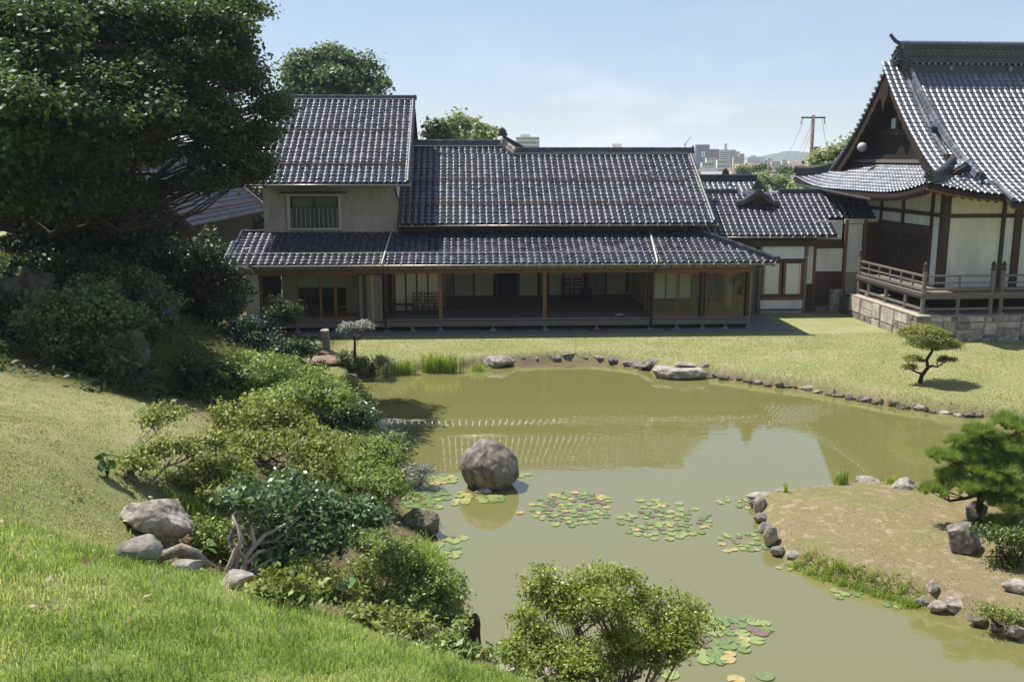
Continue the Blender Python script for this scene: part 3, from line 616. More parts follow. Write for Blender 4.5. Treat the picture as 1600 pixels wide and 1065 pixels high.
for a_, b_, yy in ((wx0+.135, xm+.03, 1.96), (xm-.03, wx1-.135, 2.0)):
    d = MB().box(a_, a_+.04, yy, yy+.03, wzb+.085, wz1-.095).box(b_-.04, b_, yy, yy+.03, wzb+.085, wz1-.095).box(a_+.04, b_-.04, yy, yy+.03, wzb+.085, wzb+.13).box(a_+.04, b_-.04, yy, yy+.03, wz1-.14, wz1-.095).build('sash', WOODD, win)
    bx('pane', GLASS, win, a_+.041, b_-.041, yy+.012, yy+.017, wzb+.131, wz1-.141)
bx('curtain', mat('grey_curtain', (.30, .31, .27), .9, .1, .25, 9, stretch=(6, 1, .3)), win, wx0+.2, wx1-.2, 2.12, 2.15, wzb+.1, wz1-.1)
n = 11
bx('rail', PIPED, win, wx0+.14, wx1-.14, 1.875, 1.895, wzb+.62*(wz1-wzb), wzb+.64*(wz1-wzb))
for i in range(n):
    x = wx0+.2+(wx1-wx0-.4)*i/(n-1); bx('bar', PIPEL, win, x-.008, x+.008, 1.878, 1.892, wzb+.085, wzb+.62*(wz1-wzb))
# downpipes
def pipe(pts, r, m, name='downpipe'): return MB().tube(pts, r, 8).build(name, m, house, smooth=True)
x = hx(617, 290, 1.4)[0]
pipe([(x, UYE-.05, UZE-.1), (x+.03, UYE+.05, UZE-.25), (x+.12, 1.86, UZE-.75), (x+.14, 1.86, 4.15), (x+.06, 1.8, 4.0)], .04, PIPED)
pL = Vector((hx(612, 365, YT)[0], YT-.1, ZT+.12)); pB = Vector((hx(597, 412, YE)[0], YE-.02, ZE+.12))
pipe([pL, pB, pB+Vector((-.03, -.1, -.15))], .035, PIPEL)
x = hx(602, 460, 0)[0]; pipe([(x-.02, YE-.06, ZE-.05), (x, YE+.2, ZE-.2), (x, -.14, ZE-.5), (x, -.14, .08)], .035, PIPED)
pL = Vector((hx(1014, 363, YT)[0], YT-.1, ZT+.12)); pB = Vector((hx(1027, 405, YE)[0], YE-.02, ZE+.12))
pipe([pL, pB, pB+Vector((-.05, -.1, -.15))], .04, PIPEL)
x = hx(1017, 460, 0)[0]; pipe([(x+.16, YE-.06, ZE-.05), (x+.05, YE+.2, ZE-.25), (x, -.16, ZE-.5), (x, -.16, .08)], .045, PIPED)
emit_tiles(house, [(vr, f1), (vr, f2), (mrf, f3), (mrf, f4), (urf, f5)], TILE)

# gravel apron
p0 = HF.w(XL-3, -1.75, .006); mb = MB()
A_ = [HF.w(XL-2.2, -1.0, .006), HF.w(XR+1.7, -1.0, .006), HF.w(XR+1.7, 4.0, .006), HF.w(XR+.11, 4.0, .006), HF.w(XR+.11, 2.0, .006), HF.w(XL-2.2, 2.0, .006)]
tag(mb.add([tuple(p) for p in A_], [(0, 1, 4, 5), (1, 2, 3, 4)]).build('gravel_path', GRAV), 'grey gravel strip under the eaves of the long house', 'gravel', kind='structure')

# ------------------------------------------------------------------ furniture on the veranda and in the room
def chair(px, py, y, face, label, grp=None, s=1.0):
    x, _ = hx(px, py, y); p = HF.w(x, y, ZF); o = thing('ladder_back_chair', label, 'chair', p, HF.yaw+face, grp)
    for sx_ in (-1, 1):
        MB().tube([(sx_*.19*s, .18, 0), (sx_*.19*s, .19, .45*s), (sx_*.185*s, .235, .98*s)], .021, 6).build('back_leg', WOODD, o)
        MB().tube([(sx_*.21*s, -.19, 0), (sx_*.21*s, -.19, .44*s)], .021, 6).build('front_leg', WOODD, o)
    MB().box(-.22*s, .22*s, -.21, .19, .42*s, .46*s).build('seat', mat('rush_seat', (.34, .25, .12), .85, .1, .3, 30), o)
    for z in (.58, .72, .86): MB().box(-.18*s, .18*s, .20, .222, z*s, z*s+.065).build('back_slat', WOODD, o)
    for z in (.14, .26): MB().beam((-.21*s, -.19, z), (.21*s, -.19, z), .025, .025).build('stretcher', WOODD, o); MB().beam((-.19*s, .18, z), (.19*s, .18, z), .025, .025).build('stretcher', WOODD, o)
    return o
chair(653, 485, 1.35, math.pi, 'dark ladder-back chair with rush seat, left of the three on the veranda')
chair(671, 485, 1.35, math.pi, 'dark ladder-back chair with rush seat, middle of the three on the veranda')
chair(688, 485, 1.35, math.pi, 'dark ladder-back chair with rush seat partly behind the wooden post')
chair(885, 462, 5.4, 0.0, 'dark ladder-back chair by the rear wall, left of the pair')
chair(903, 462, 5.4, 0.0, 'dark ladder-back chair by the rear wall, beside the dark box')
x, _ = hx(916, 462, 5.3); o = thing('storage_box', 'dark navy box beside the chairs at the back of the room', 'box', HF.w(x, 5.3, ZF), HF.yaw)
MB().box(-.24, .24, -.2, .2, 0.008, .42).build('body', NAVY, o); MB().box(-.255, .255, -.215, .215, .422, .47).build('lid', NAVY, o)
x, _ = hx(630, 485, 1.3); o = thing('low_bench', 'low dark wooden bench left of the veranda chairs', 'bench', HF.w(x, 1.4, ZF), HF.yaw)
MB().box(-.55, .55, -.17, .17, .38, .43).build('seat', WOODD, o)
for sx_ in (-.42, .42): MB().box(sx_-.03, sx_+.03, -.14, .14, 0, .38).build('leg', WOODD, o)
for k, (dx, rz) in enumerate(((0, .5), (.16, .3))):
    x, _ = hx(965, 491, .55); o = thing('slipper', ('pale slipper on the veranda boards, left one of the pair', 'pale slipper on the veranda boards, right one of the pair')[k], 'slipper', HF.w(x+dx, .55+.1*k, ZF), HF.yaw+rz)
    MB().prism([(-.13, -.04, .004), (.0, -.05, .004), (.11, -.045, .004), (.14, 0, .004), (.11, .045, .004), (0, .05, .004), (-.13, .04, .004)], (0, 0, .02)).build('sole', PLASW, o)
    MB().tube([(0, -.05, .02), (.02, -.03, .065), (.02, .03, .065), (0, .05, .02)], .015, 6).build('strap', PLASW, o)
for k, (px_, lab) in enumerate(((795, 'pair of brown sandals under the veranda edge, left of the middle post'), (888, 'brown sandals on the gravel just right of the middle post'), (922, 'row of brown sandals on the gravel below the slippers'), (1040, 'brown sandals on the gravel below the glazed doors'))):
    x, _ = hx(px_, 516, -.3); o = thing('sandals', lab, 'sandals', HF.w(x, -.35, .008), HF.yaw)
    for i in range(2 if k != 2 else 6): MB().prism([(i*.13-.05, -.12, 0), (i*.13+.04, -.12, 0), (i*.13+.045, .12, 0), (i*.13-.045, .12, 0)], (0, 0, .045)).build('sandal', RUST, o)

# ------------------------------------------------------------------ connecting corridor wing
wing = thing('corridor_wing', 'low tiled wing linking the long house to the temple hall', 'wing', HF.o, HF.yaw)
CY = 4.3
CYE, CZE = 3.5, 3.52; cs = Vector((0, 3.0, 1.78)); csn = cs.normalized(); CL = cs.length
cL = hx(1095, 372, CYE)[0]; cR = hx(1309, 372, CYE)[0]; cR2 = hx(1333, 340, CYE+1.2)[0]
def cp_(x, s): return Vector((x, CYE, CZE))+csn*s
S2 = 1.38
crf = deck('roof', ROOFDK, wing, [[cp_(cL, .03), cp_(cR-.04, .03), cp_(cR-.04, CL), cp_(cL, CL)], [cp_(cR-.03, S2), cp_(cR2-.04, S2), cp_(cR2-.04, CL), cp_(cR-.03, CL)], [cp_(cL, CL), cp_(cR2-.04, CL), (cR2-.04, 10, 3.5), (cL, 10, 3.5)]])
g1 = flat_frames(cp_(cL, 0), (1,0,0), csn, cR-cL, CL); g2 = flat_frames(cp_(cR+.0, S2), (1,0,0), csn, cR2-cR, CL-S2)
ridge(crf, cp_(cL, CL), cp_(hx(1152, 303, 6.5)[0], CL), .3, .14, cap=.075); ridge(crf, cp_(hx(1216, 303, 6.5)[0], CL), cp_(cR2-.35, CL), .3, .14, cap=.075)
gutter(crf, (cL, CYE-.05, CZE-.04), (cR, CYE-.05, CZE-.04), .04)
# small curved gable on the ridge
gxm = hx(1184, 300, 5.6)[0]; gq = cp_(gxm, CL*.80)
pro = [(-1.02, .0), (-.75, .02), (-.45, .17), (0, .52), (.45, .17), (.75, .02), (1.02, .0)]
gm = MB()
for i in range(6):
    a0, a1 = pro[i], pro[i+1]; gm.add([(gq.x+a0[0], gq.y-.5, gq.z+a0[1]), (gq.x+a1[0], gq.y-.5, gq.z+a1[1]), (gq.x+a1[0], gq.y+1.4, gq.z+a1[1]), (gq.x+a0[0], gq.y+1.4, gq.z+a0[1]),
        (gq.x+a0[0], gq.y-.5, gq.z+a0[1]-.14), (gq.x+a1[0], gq.y-.5, gq.z+a1[1]-.14), (gq.x+a1[0], gq.y+1.4, gq.z+a1[1]-.14), (gq.x+a0[0], gq.y+1.4, gq.z+a0[1]-.14)], [(0,1,2,3),(4,7,6,5),(0,4,5,1),(2,6,7,3)])
sg = gm.build('small_gable', TILE, wing)
for i in range(13):
    tt = -0.95+1.9*i/12; z = np.interp(tt, [p[0] for p in pro], [p[1] for p in pro])
    MB().tube([(gq.x+tt, gq.y-.56, gq.z+z+.01), (gq.x+tt, gq.y+1.0, gq.z+z+.01)], .055, 7).build('gable_tile', TILE, sg)
MB().prism([(gq.x+a_*.9, gq.y-.30, gq.z+b_-.12) for a_, b_ in pro]+[(gq.x, gq.y-.30, gq.z-.2)], (0, .06, 0)).build('gable_board', WOODD, sg)
ornament(sg, (gq.x, gq.y-.3, gq.z+.72), .42, ax=(0, -1, 0))
MB().tube([(gq.x-.62, gq.y-.45, gq.z+.1), (gq.x-.3, gq.y-.45, gq.z+.32), (gq.x, gq.y-.45, gq.z+.6), (gq.x+.3, gq.y-.45, gq.z+.32), (gq.x+.62, gq.y-.45, gq.z+.1)], .075, 7).build('gable_ridge', TILE, sg)
def panel(parent, fr, y, px0, py0, px1, py1, m, th=.06, name='wall_panel', ref=None):
    xa, za = fr.py(px0, (py0+py1)/2, y); xb, _ = fr.py(px1, (py0+py1)/2, y); xm = (px0+px1)/2
    _, zt = fr.py(xm, py0, y); _, zb = fr.py(xm, py1, y)
    return MB().box(xa, xb, y, y+th, zb, zt).build(name, m, parent, fixn=False)
# bay window and wall panels
bxw = [(1188,1257,384,404,PLASW),(1188,1257,404,410,WOODD),(1188,1257,461,464,WOODD),(1188,1257,464,469,WOOD),(1188,1257,469,482,PLASW),(1188,1257,482,486,WOODG),(1188,1257,486,496,PLAS)]
for a_, b_, c_, d_, m_ in bxw: panel(wing, HF, CY-.5, a_, c_, b_, d_, m_)
for a_, b_ in ((1190, 1221), (1224, 1255)):
    s_ = panel(wing, HF, CY-.47, a_, 410, b_, 461, WOOD, .03, 'window_sash')
    xa, zb_ = HF.py(a_+3, 459, CY-.5); xb, zt_ = HF.py(b_-3, 412, CY-.5); bx('paper_pane', mat('pale_screen', (.70, .70, .60), .8, .1, .1, 2), s_, xa, xb, CY-.485, CY-.478, zb_, zt_)
    xq = HF.py(a_+6 if a_ < 1200 else b_-6, 430, CY-.5)[0]; bx('glazing_bar', WOODP, s_, xq-.012, xq+.012, CY-.495, CY-.487, zb_, zt_)
for p in (1186, 1257): bx('post', WOODG, wing, HF.py(p, 450, CY-.5)[0]-.06, HF.py(p, 450, CY-.5)[0]+.06, CY-.55, CY-.4, 0, 3.4)
panel(wing, HF, CY-.46, 1224-5, 489, 1224+5, 493, BLACK, .03, 'vent')
for a_, b_, c_, d_, m_ in ((1140,1188,385,490,PLAS),(1259,1270,384,443,PLASW),(1259,1270,443,488,WOODD),(1273,1316,388,425,PLASW),(1273,1316,426,478,WOODD),(1273,1316,478,486,STONE),(1273,1316,375,387,WOODD),(1273,1316,345,374,PLASW),
                           (1320,1346,350,425,PLASW),(1320,1346,426,460,PLAS),(1320,1375,342,349,PLASY),(1349,1390,346,470,WOODD)):
    panel(wing, HF, CY if a_ > 1259 else CY-.1, a_, c_, b_, d_, m_)
for p, z1 in ((1271, 3.6), (1318, 4.2), (1347, 4.2)): bx('post', WOOD, wing, HF.py(p, 430, CY)[0]-.06, HF.py(p, 430, CY)[0]+.06, CY-.07, CY+.05, .1, z1)
bx('beam', WOODD, wing, HF.py(1273, 426, CY)[0], HF.py(1316, 426, CY)[0], CY-.04, CY-.002, HF.py(1290, 427, CY)[1], HF.py(1290, 424, CY)[1])
bx('eave_lintel', WOODD, wing, cL+.5, cR-.2, CY-.6, CY-.45, 3.05, 3.35)
bx('back_wall', PLAS, wing, cL+.8, cR2+2.4, 9.0, 9.1, 0, 3.6)
bx('side_wall', PLAS, wing, cL+.8, cL+.9, CY-.04, 8.99, 0, 3.4)
panel(wing, HF, CY-.25, 1297, 452, 1316, 490, STONEW, .2, 'concrete_step')
# shaded link roof beside the hall
lx0 = HF.py(1322, 343, 4.6)[0]; lx1 = HF.py(1388, 340, 4.6)[0]; lz = HF.py(1350, 342, 4.6)[1]; lS = Vector((0, 2.0, 1.25)); lsn = lS.normalized(); lL = lS.length
lrf = deck('link_roof', ROOFDK, wing, [[(lx0, 4.63, lz), (lx1, 4.63, lz), (lx1-.5, 6.6, lz+1.25), (lx0, 6.6, lz+1.25)]])
g3 = flat_frames((lx0, 4.6, lz), (1,0,0), lsn, lx1-lx0, lL, keep=lambda a, b: a < lx1-lx0-.5*b/lL)
ridge(lrf, (lx0, 6.6, lz+1.25), (lx1-.5, 6.6, lz+1.25), .26, .12, m=TILE2); ridge(lrf, (lx1-.04, 4.65, lz+.06), (lx1-.54, 6.6, lz+1.3), .16, .06, m=TILE2, name='hip_ridge')
emit_tiles(wing, [(crf, g1), (crf, g2), (lrf, g3)], TILE)

# roof of a house behind the wing
rb = thing('rear_house', 'tiled ridge and pale roof slope just behind the corridor wing', 'house', HF.o, HF.yaw)
ry = 13.0; rx0 = HF.py(1085, 290, ry)[0]; rx1 = HF.py(1182, 290, ry)[0]; rz = HF.py(1140, 284, ry)[1]
rd = deck('roof', ROOFDK, rb, [[(rx0, ry-3.2, rz-1.7), (rx1, ry-3.2, rz-1.7), (rx1, ry, rz), (rx0, ry, rz)], [(rx0, ry, rz), (rx1, ry, rz), (rx1, ry+3.2, rz-1.7), (rx0, ry+3.2, rz-1.7)]])
gr = flat_frames((rx0, ry-3.2, rz-1.7), (1,0,0), (0, 3.2, 1.7), rx1-rx0, math.hypot(3.2, 1.7))
ridge(rd, (rx0, ry, rz), (rx1, ry, rz), .34, .3); ornament(rd, (rx0+1.6, ry-.3, rz+.5), .3, ax=(-.5, -1, 0))
bx('wall', PLAS, rb, rx0+.4, rx1-.4, ry-2.5, ry+2.5, 0, rz-1.5); emit_tiles(rb, [(rd, gr)], TTILE, limit=60)

# ------------------------------------------------------------------ house on the left under the trees
lh = thing('side_house', 'dark tiled side house half hidden under the maple', 'house', (-13.35, 40.0, 0), 0)
ls = Vector((-3.9, 0, 3.35)); lsl = ls.length
ld = deck('roof', ROOFDK, lh, [[(0, 0, 4.1), (0, 13.0, 4.1), (-3.9, 13.0, 7.45), (-3.9, 0, 7.45)], [(-3.9, 0, 7.45), (-3.9, 13, 7.45), (-7.8, 13, 4.1), (-7.8, 0, 4.1)]])
fl_ = flat_frames((0, 0, 4.11), (0,1,0), ls, 13.0, lsl)
ridge(ld, (-3.9, 0, 7.43), (-3.9, 13, 7.43), .34, .25, m=TILE2)
ridge(ld, (0, 12.9, 4.2), (-3.9, 12.9, 7.5), .26, .08, m=STONEW, cap=.09, name='verge_ridge')
ridge(ld, (0, .1, 4.16), (-3.9, .1, 7.5), .2, .05, m=TILE2, cap=.08, name='verge_ridge')
for s_ in (.7, 2.1, 3.6):
    p = ls.normalized()*s_; MB().tube([(p.x, .3, 4.1+p.z+.14), (p.x, 12.6, 4.1+p.z+.14)], .03, 6).build('snow_guard', RUST, ld)
SDK = mat('blackish_wood', (.030, .022, .017), .8, .2, .4, 5); bx('wall', SDK, lh, -7.0, -.8, .8, 12.5, 0, 4.6); bx('wall_band', SDK, lh, -.799, -.76, .9, 12.4, 1.4, 3.4)  # near-black brown wood on all side house walls
MB().prism([(-7.0, .78, 4.6), (-.8, .78, 4.6), (-3.9, .78, 7.2)], (0, .1, 0)).build('gable_wall', SDK, lh)
emit_tiles(lh, [(ld, fl_)], TILE, limit=300)

# ------------------------------------------------------------------ temple hall on the right
TFm = Frame(15.63, 36.5, 0.0, 5.0)
tmp = thing('temple_hall', 'large temple hall with sweeping hip-and-gable tiled roof', 'temple', TFm.o, TFm.yaw)
DEP = 13.5; HALF = DEP/2; Z0 = 5.52; RISE = 5.3; XV = 1.25; XG = 2.15; XE = 14.0
def prof(d):
    t = d/HALF; return Z0+RISE*(0.56*t+0.44*t*abs(t))
def lift(a, d): return 0.52*max(0.0, 1-a/4.2)**2*max(0.0, 1-d/2.6)**2
def fs(x, y): return Vector((x, y, prof(y)+lift(x, max(y, 0))))            # front slope
def ss(x, y): return Vector((x, y, prof(x)+lift(min(y, DEP-y), max(x, 0))))  # side skirt (left)
def eave_y(x): return 0.0 if x < 3.05 else -0.5
fr = []
cols = int((XE-0)/TW); 
dlen = 0
ys = [ -0.5 ]
while ys[-1] < HALF-.1:
    y = ys[-1]; sl = (prof(y+.05)-prof(y))/.05; ys.append(y+TE/math.sqrt(1+sl*sl))
def sframe(fn, x, y, dx, dy):
    p = fn(x, y); U = (fn(x+dx[0]*TW, y+dx[1]*TW)-p); S = (fn(x+dy[0]*.1, y+dy[1]*.1)-p).normalized(); N = U.normalized().cross(S).normalized()
    return (p+N*(.01+.006*random.random()), U/TW, S, N)
for c in range(cols):
    x = c*TW
    for y in ys:
        xm, ym = x+TW/2, y+.1
        if ym < eave_y(xm)-.02: continue
        if ym < XV and xm < ym-.02: continue
        if ym >= XV and xm < XV: continue
        fr.append(sframe(fs, x, y, (1, 0), (0, 1)))
sk = []
xs_ = [0.0]
while xs_[-1] < XG-.1:
    x = xs_[-1]; sl = (prof(x+.05)-prof(x))/.05; xs_.append(x+TE/math.sqrt(1+sl*sl))
nsk = int(DEP/TW)
for c in range(nsk):
    y = DEP-c*TW
    for x in xs_:
        xm, ym = x+.1, y-TW/2
        lim = min(xm, XV+.0) if xm < XV else XV
        if ym < min(xm, XV+.25)-.05 or ym > DEP-min(xm, XV+.25)+.05: continue
        sk.append(sframe(ss, x, y, (0, -1), (1, 0)))
def sheet(fn, uu, vv, ok, m, name, parent, off=-.03, th=.16):
    mb = MB()
    for i in range(len(uu)-1):
        for j in range(len(vv)-1):
            u0, u1, v0, v1 = uu[i], uu[i+1], vv[j], vv[j+1]
            if not ok((u0+u1)/2, (v0+v1)/2): continue
            P = [fn(u0, v0), fn(u1, v0), fn(u1, v1), fn(u0, v1)]; mb.prism([p+Vector((0, 0, off)) for p in P], (0, 0, -th))
    return mb.build(name, m, parent)
uu = [0, .15, .3, .45, .6, .75, .9, 1.05, 1.25, 1.6, 2.2, 3.05, 4.2, 6, 9, XE]; vv = [-.5, 0, .15, .3, .45, .6, .75, .9, 1.05, 1.25, 1.6, 2.2, 3, 4, 5, 6, HALF]
ft = sheet(fs, uu, vv, lambda x, y: y > eave_y(x) and (x > y-.05 if y < XV else x > XV), ROOFDK, 'front_roof', tmp)
vy = sorted(set([0, .15, .3, .45, .6, .75, .9, 1.05, 1.25, 1.6, 2.2, 3, 4.2, HALF]+[DEP-q for q in (0, .15, .3, .45, .6, .75, .9, 1.05, 1.25, 1.6, 2.2, 3, 4.2)]))
st_ = sheet(ss, [0, .15, .3, .45, .6, .75, .9, 1.05, 1.25, 1.7, 2.2], vy, lambda x, y: min(y, DEP-y) > min(x, XV)-.05, ROOFDK, 'side_roof', tmp)
bk = MB()
for a_, b_ in zip(vv[1:-1], vv[2:]):
    bk.prism([(max(XV, 0), DEP-a_, prof(a_)-.03), (XE, DEP-a_, prof(a_)-.03), (XE, DEP-b_, prof(b_)-.03), (XV, DEP-b_, prof(b_)-.03)], (0, 0, -.16))
bk.build('rear_roof', ROOFDK, tmp)
# rear verge tiles: round tiles stepping along the far verge
vg = [(XV, d, prof(d)) for d in np.linspace(.9, HALF, 24)]
for d in np.linspace(1.0, HALF-.1, 26):
    MB().tube([(XV-.06, DEP-d, prof(d)+.03), (XV+.5, DEP-d, prof(d)+.03)], .085, 7).build('verge_tile', TTILE, tmp)
    MB().tube([(XV-.07, d, prof(d)+.04), (XV+.1, d, prof(d)+.04)], .08, 7).build('verge_tile', TTILE, tmp)
# barge boards and gable wall
for sgn in (0, 1):
    mb = MB(); ds = np.linspace(.95, HALF, 14)
    for a_, b_ in zip(ds[:-1], ds[1:]):
        ya, yb = (a_, b_) if sgn == 0 else (DEP-a_, DEP-b_)
        mb.prism([(XV+.05, ya, prof(a_)-.2), (XV+.05, yb, prof(b_)-.2), (XV+.05, yb, prof(b_)-.72), (XV+.05, ya, prof(a_)-.62)], (.12, 0, 0))
    mb.build('barge_board', mat('barge_wood', (.05, .032, .022), .75, .2, .5, 5), tmp)
gw = MB(); ds = np.linspace(1.6, HALF, 12); poly = [(XG, d, prof(d)-.2) for d in ds]+[(XG, DEP-d, prof(d)-.2) for d in ds[::-1][1:]]
gw.prism(poly, (.1, 0, 0)); GDK = mat('gable_dark_wood', (.032, .021, .015), .75, .2, .5, 5); gw.build('gable_wall', GDK, tmp)
zg = prof(XG)
bx('gable_beam', GDK, tmp, XG-.22, XG-.003, 2.2, DEP-2.2, zg+.1, zg+.42)
bx('gable_beam', WOODG, tmp, XG-.3, XG-.23, 2.4, DEP-2.4, zg+.05, zg+.2)
bx('gable_beam', GDK, tmp, XG-.2, XG-.003, 3.6, DEP-3.6, zg+1.25, zg+1.5)
bx('gable_strut', GDK, tmp, XG-.2, XG-.003, HALF-.14, HALF+.14, zg+1.5, zg+3.2)
bx('gable_plaster', PLASW, tmp, XG-.02, XG-.004, HALF-.9, HALF+.9, zg+1.55, zg+2.0)
MB().prism([(XV+.0, HALF+a_, 10.1+b_) for a_, b_ in ((-.1, .2), (-.42, -.05), (-.36, -.5), (-.15, -.75), (0, -1.15), (.15, -.75), (.36, -.5), (.42, -.05), (.1, .2))], (.08, 0, 0)).build('gable_pendant', GDK, tmp)
MB().lathe((XV-.02, HALF+1.75, zg+.75), [(.0, -.22), (.16, -.16), (.22, 0), (.16, .16), (0, .22)], 14).build('gable_ball_lamp', mat('grey_globe', (.45, .45, .46), .6, .3), tmp, smooth=True)
# great ridge
RZ = prof(HALF)-.05; rx = 1.85
rg = MB()
for z0, z1, wd in ((-.25, .12, .62), (.12, .17, .72), (.24, .30, .74), (.30, .50, .52), (.50, .56, .66), (.56, .86, .46), (.86, .92, .62), (.92, .99, .70), (.99, 1.04, .56)):
    rg.box(rx, XE, HALF-wd/2, HALF+wd/2, RZ+z0, RZ+z1)
rgo = rg.build('main_ridge', TILE2, tmp)
rg = MB().box(rx, XE, HALF-.2, HALF+.2, RZ+.17, RZ+.24).build('ridge_course', TILE2, rgo)
k = 0
x = rx+.3
while x < 8.5:
    MB().tube([(x, HALF-.42, RZ+.2), (x, HALF-.2, RZ+.2)], .055, 8).build('round_end_tile', TTILE, rgo); x += TW
x = rx+.5; k = 0
while x < 8.5:
    for r_ in (0, 1): bx('ridge_lattice_stud', STONE, rgo, x+r_*.12-.03, x+r_*.12+.03, HALF-.26, HALF-.231, RZ+.60+r_*.13, RZ+.66+r_*.13)
    x += .24
k = int((8.5-rx)/.3)
for i in range(k):
    x = rx+i*.3; MB().tube([(x, HALF, RZ+1.06), (x+.27, HALF, RZ+1.06), (x+.272, HALF, RZ+1.06), (x+.3, HALF, RZ+1.06)], [.13, .13, .15, .15], 10).build('ridge_cap', TTILE, rgo)
bx('ridge_cap_row', TTILE, rgo, 8.52, XE, HALF-.12, HALF+.12, RZ+1.045, RZ+1.18)
for xc in (rx+2.2, rx+4.9): MB().tube([(xc, HALF-.36, RZ+.02), (xc, HALF-.3, RZ+.02)], .1, 12).build('crest_boss', TTILE, rgo)
ornament(tmp, (rx-.1, HALF, RZ+.42), .62, m=TILE2, ax=(-1, 0, 0)); ornament(tmp, (rx+.15, HALF-.30, RZ+.25), .4, m=TILE2, ax=(-.3, -1, 0))
MB().tube([(rx+.1, HALF, RZ+1.0), (rx-.25, HALF, RZ+1.18), (rx-.5, HALF, RZ+1.45)], [.09, .085, .075], 8).build('ridge_horn', TILE2, tmp)
# descending ridges
def curved_ridge(pts, wd, h, m, cap, name, seg=True):
    mb = MB(); cm = MB()
    for a_, b_ in zip(pts[:-1], pts[1:]):
        a_, b_ = Vector(a_), Vector(b_); up = Vector((0, 0, 1))
        mb.beam(a_+up*h*.25, b_+up*h*.25, wd, h*.7); mb.beam(a_+up*h*.75, b_+up*h*.75, wd*.78, h*.36)
        cm.tube([a_+up*(h+.02), a_+(b_-a_)*.9+up*(h+.02), b_+up*(h+.02)], [cap, cap, cap*1.12], 8)
    o = mb.build(name, m, tmp); cm.build('ridge_cap', m, o); return o
dsx = np.linspace(1.05, HALF-.25, 26)
curved_ridge([fs(2.62-.06*d, d)+Vector((0, 0, .05)) for d in dsx], .36, .22, TTILE, .11, 'descending_ridge')
ornament(tmp, fs(2.58, .95)+Vector((0, -.1, .22)), .3, m=TILE2, ax=(.1, -1, 0))
curved_ridge([fs(2.02, d)+Vector((0, 0, .04)) for d in np.linspace(1.2, HALF-.3, 24)], .15, .05, TTILE, .085, 'verge_ridge')
hp = [Vector((.12+q, .12+q, prof(.12+q)+lift(q, q)+.05)) for q in np.linspace(0, 1.9, 9)]
curved_ridge(hp[:9], .36, .26, TILE2, .12, 'hip_ridge'); ornament(tmp, hp[0]+Vector((-.05, -.05, .2)), .32, m=TILE2, ax=(-.75, -.65, 0))
hp2 = [Vector((p.x, DEP-p.y, p.z)) for p in hp]
curved_ridge(hp2, .36, .30, TILE2, .12, 'hip_ridge'); ornament(tmp, hp2[0]+Vector((-.05, .05, .2)), .32, m=TILE2, ax=(-.7, .7, 0))
curved_ridge([fs(3.12, q)+Vector((0, 0, .05)) for q in np.linspace(-.48, .9, 6)], .16, .06, TTILE, .085, 'porch_ridge')
emit_tiles(tmp, [(ft, fr), (st_, sk)], TTILE)
# eave fascia and rafters
for q in np.arange(.2, 9.0, .33):
    y0 = eave_y(q)+.12
    MB().beam((q, y0, fs(q, max(y0, 0)).z-.30), (max(q, 1.0), 2.0, prof(1.9)-.42), .09, .10).build('rafter', WOOD, tmp, fixn=False)
for q in np.arange(.3, DEP-.2, .36):
    MB().beam((.12, q, ss(.05, q).z-.30), (2.0, min(max(q, 1.0), DEP-1), prof(1.9)-.42), .09, .10).build('rafter', WOODD, tmp, fixn=False)
mb = MB()
es = [0, .4, .9, 1.5, 2.2, 3.04]
for a_, b_ in zip(es[:-1], es[1:]): mb.beam(fs(a_, .06)+Vector((0, 0, -.20)), fs(b_, .06)+Vector((0, 0, -.20)), .06, .12)
mb.beam(fs(3.06, -.44)+Vector((0, 0, -.2)), fs(XE, -.44)+Vector((0, 0, -.2)), .06, .12)
mb.build('front_fascia', WOOD, tmp)
mb = MB(); es = list(np.linspace(0.05, DEP-.05, 22))
for a_, b_ in zip(es[:-1], es[1:]): mb.beam(ss(.06, a_)+Vector((0, 0, -.20)), ss(.06, b_)+Vector((0, 0, -.20)), .06, .14)
mb.build('side_fascia', WOODD, tmp)
MB().tube([ss(-.06, 4.5)+Vector((0, 0, -.25)), ss(-.06, DEP-.6)+Vector((0, 0, -.25))], .06, 8).build('gutter', PIPED, tmp)
# walls
WXc = WYc = 1.8; ZV = 1.83; ZTOP = 5.95
def fz(px, py): return TFm.py(px, py, WYc)
def sz(px, py): return TFm.px(px, py, WXc)
Zb1, Zb2 = 4.62, 4.78     # rail height
fp = [fz(1482, 400)[0], fz(1562, 400)[0], fz(1585, 400)[0], fz(1585, 400)[0]+2.9, fz(1585, 400)[0]+5.8, XE-1.5]
thick = [.15, .07, .15, .15, .15, .15]
fp[0] = WXc
for i in range(len(fp)-1):
    a_, b_ = fp[i]+thick[i], fp[i+1]-thick[i+1]
    bx('wall_panel', PLASW if i == 1 else PLASY, tmp, a_, b_, WYc, WYc+.1, ZV, Zb1); bx('upper_wall_panel', PLASY, tmp, a_, b_, WYc, WYc+.1, Zb2, ZTOP)
    bx('wall_rail', WOODD, tmp, a_, b_, WYc-.04, WYc+.08, Zb1+.001, Zb2-.001)
for x, q in zip(fp, thick): bx('post', WOODD, tmp, x-q+.002, x+q-.002, WYc-.09, WYc+.2, ZV, ZTOP)
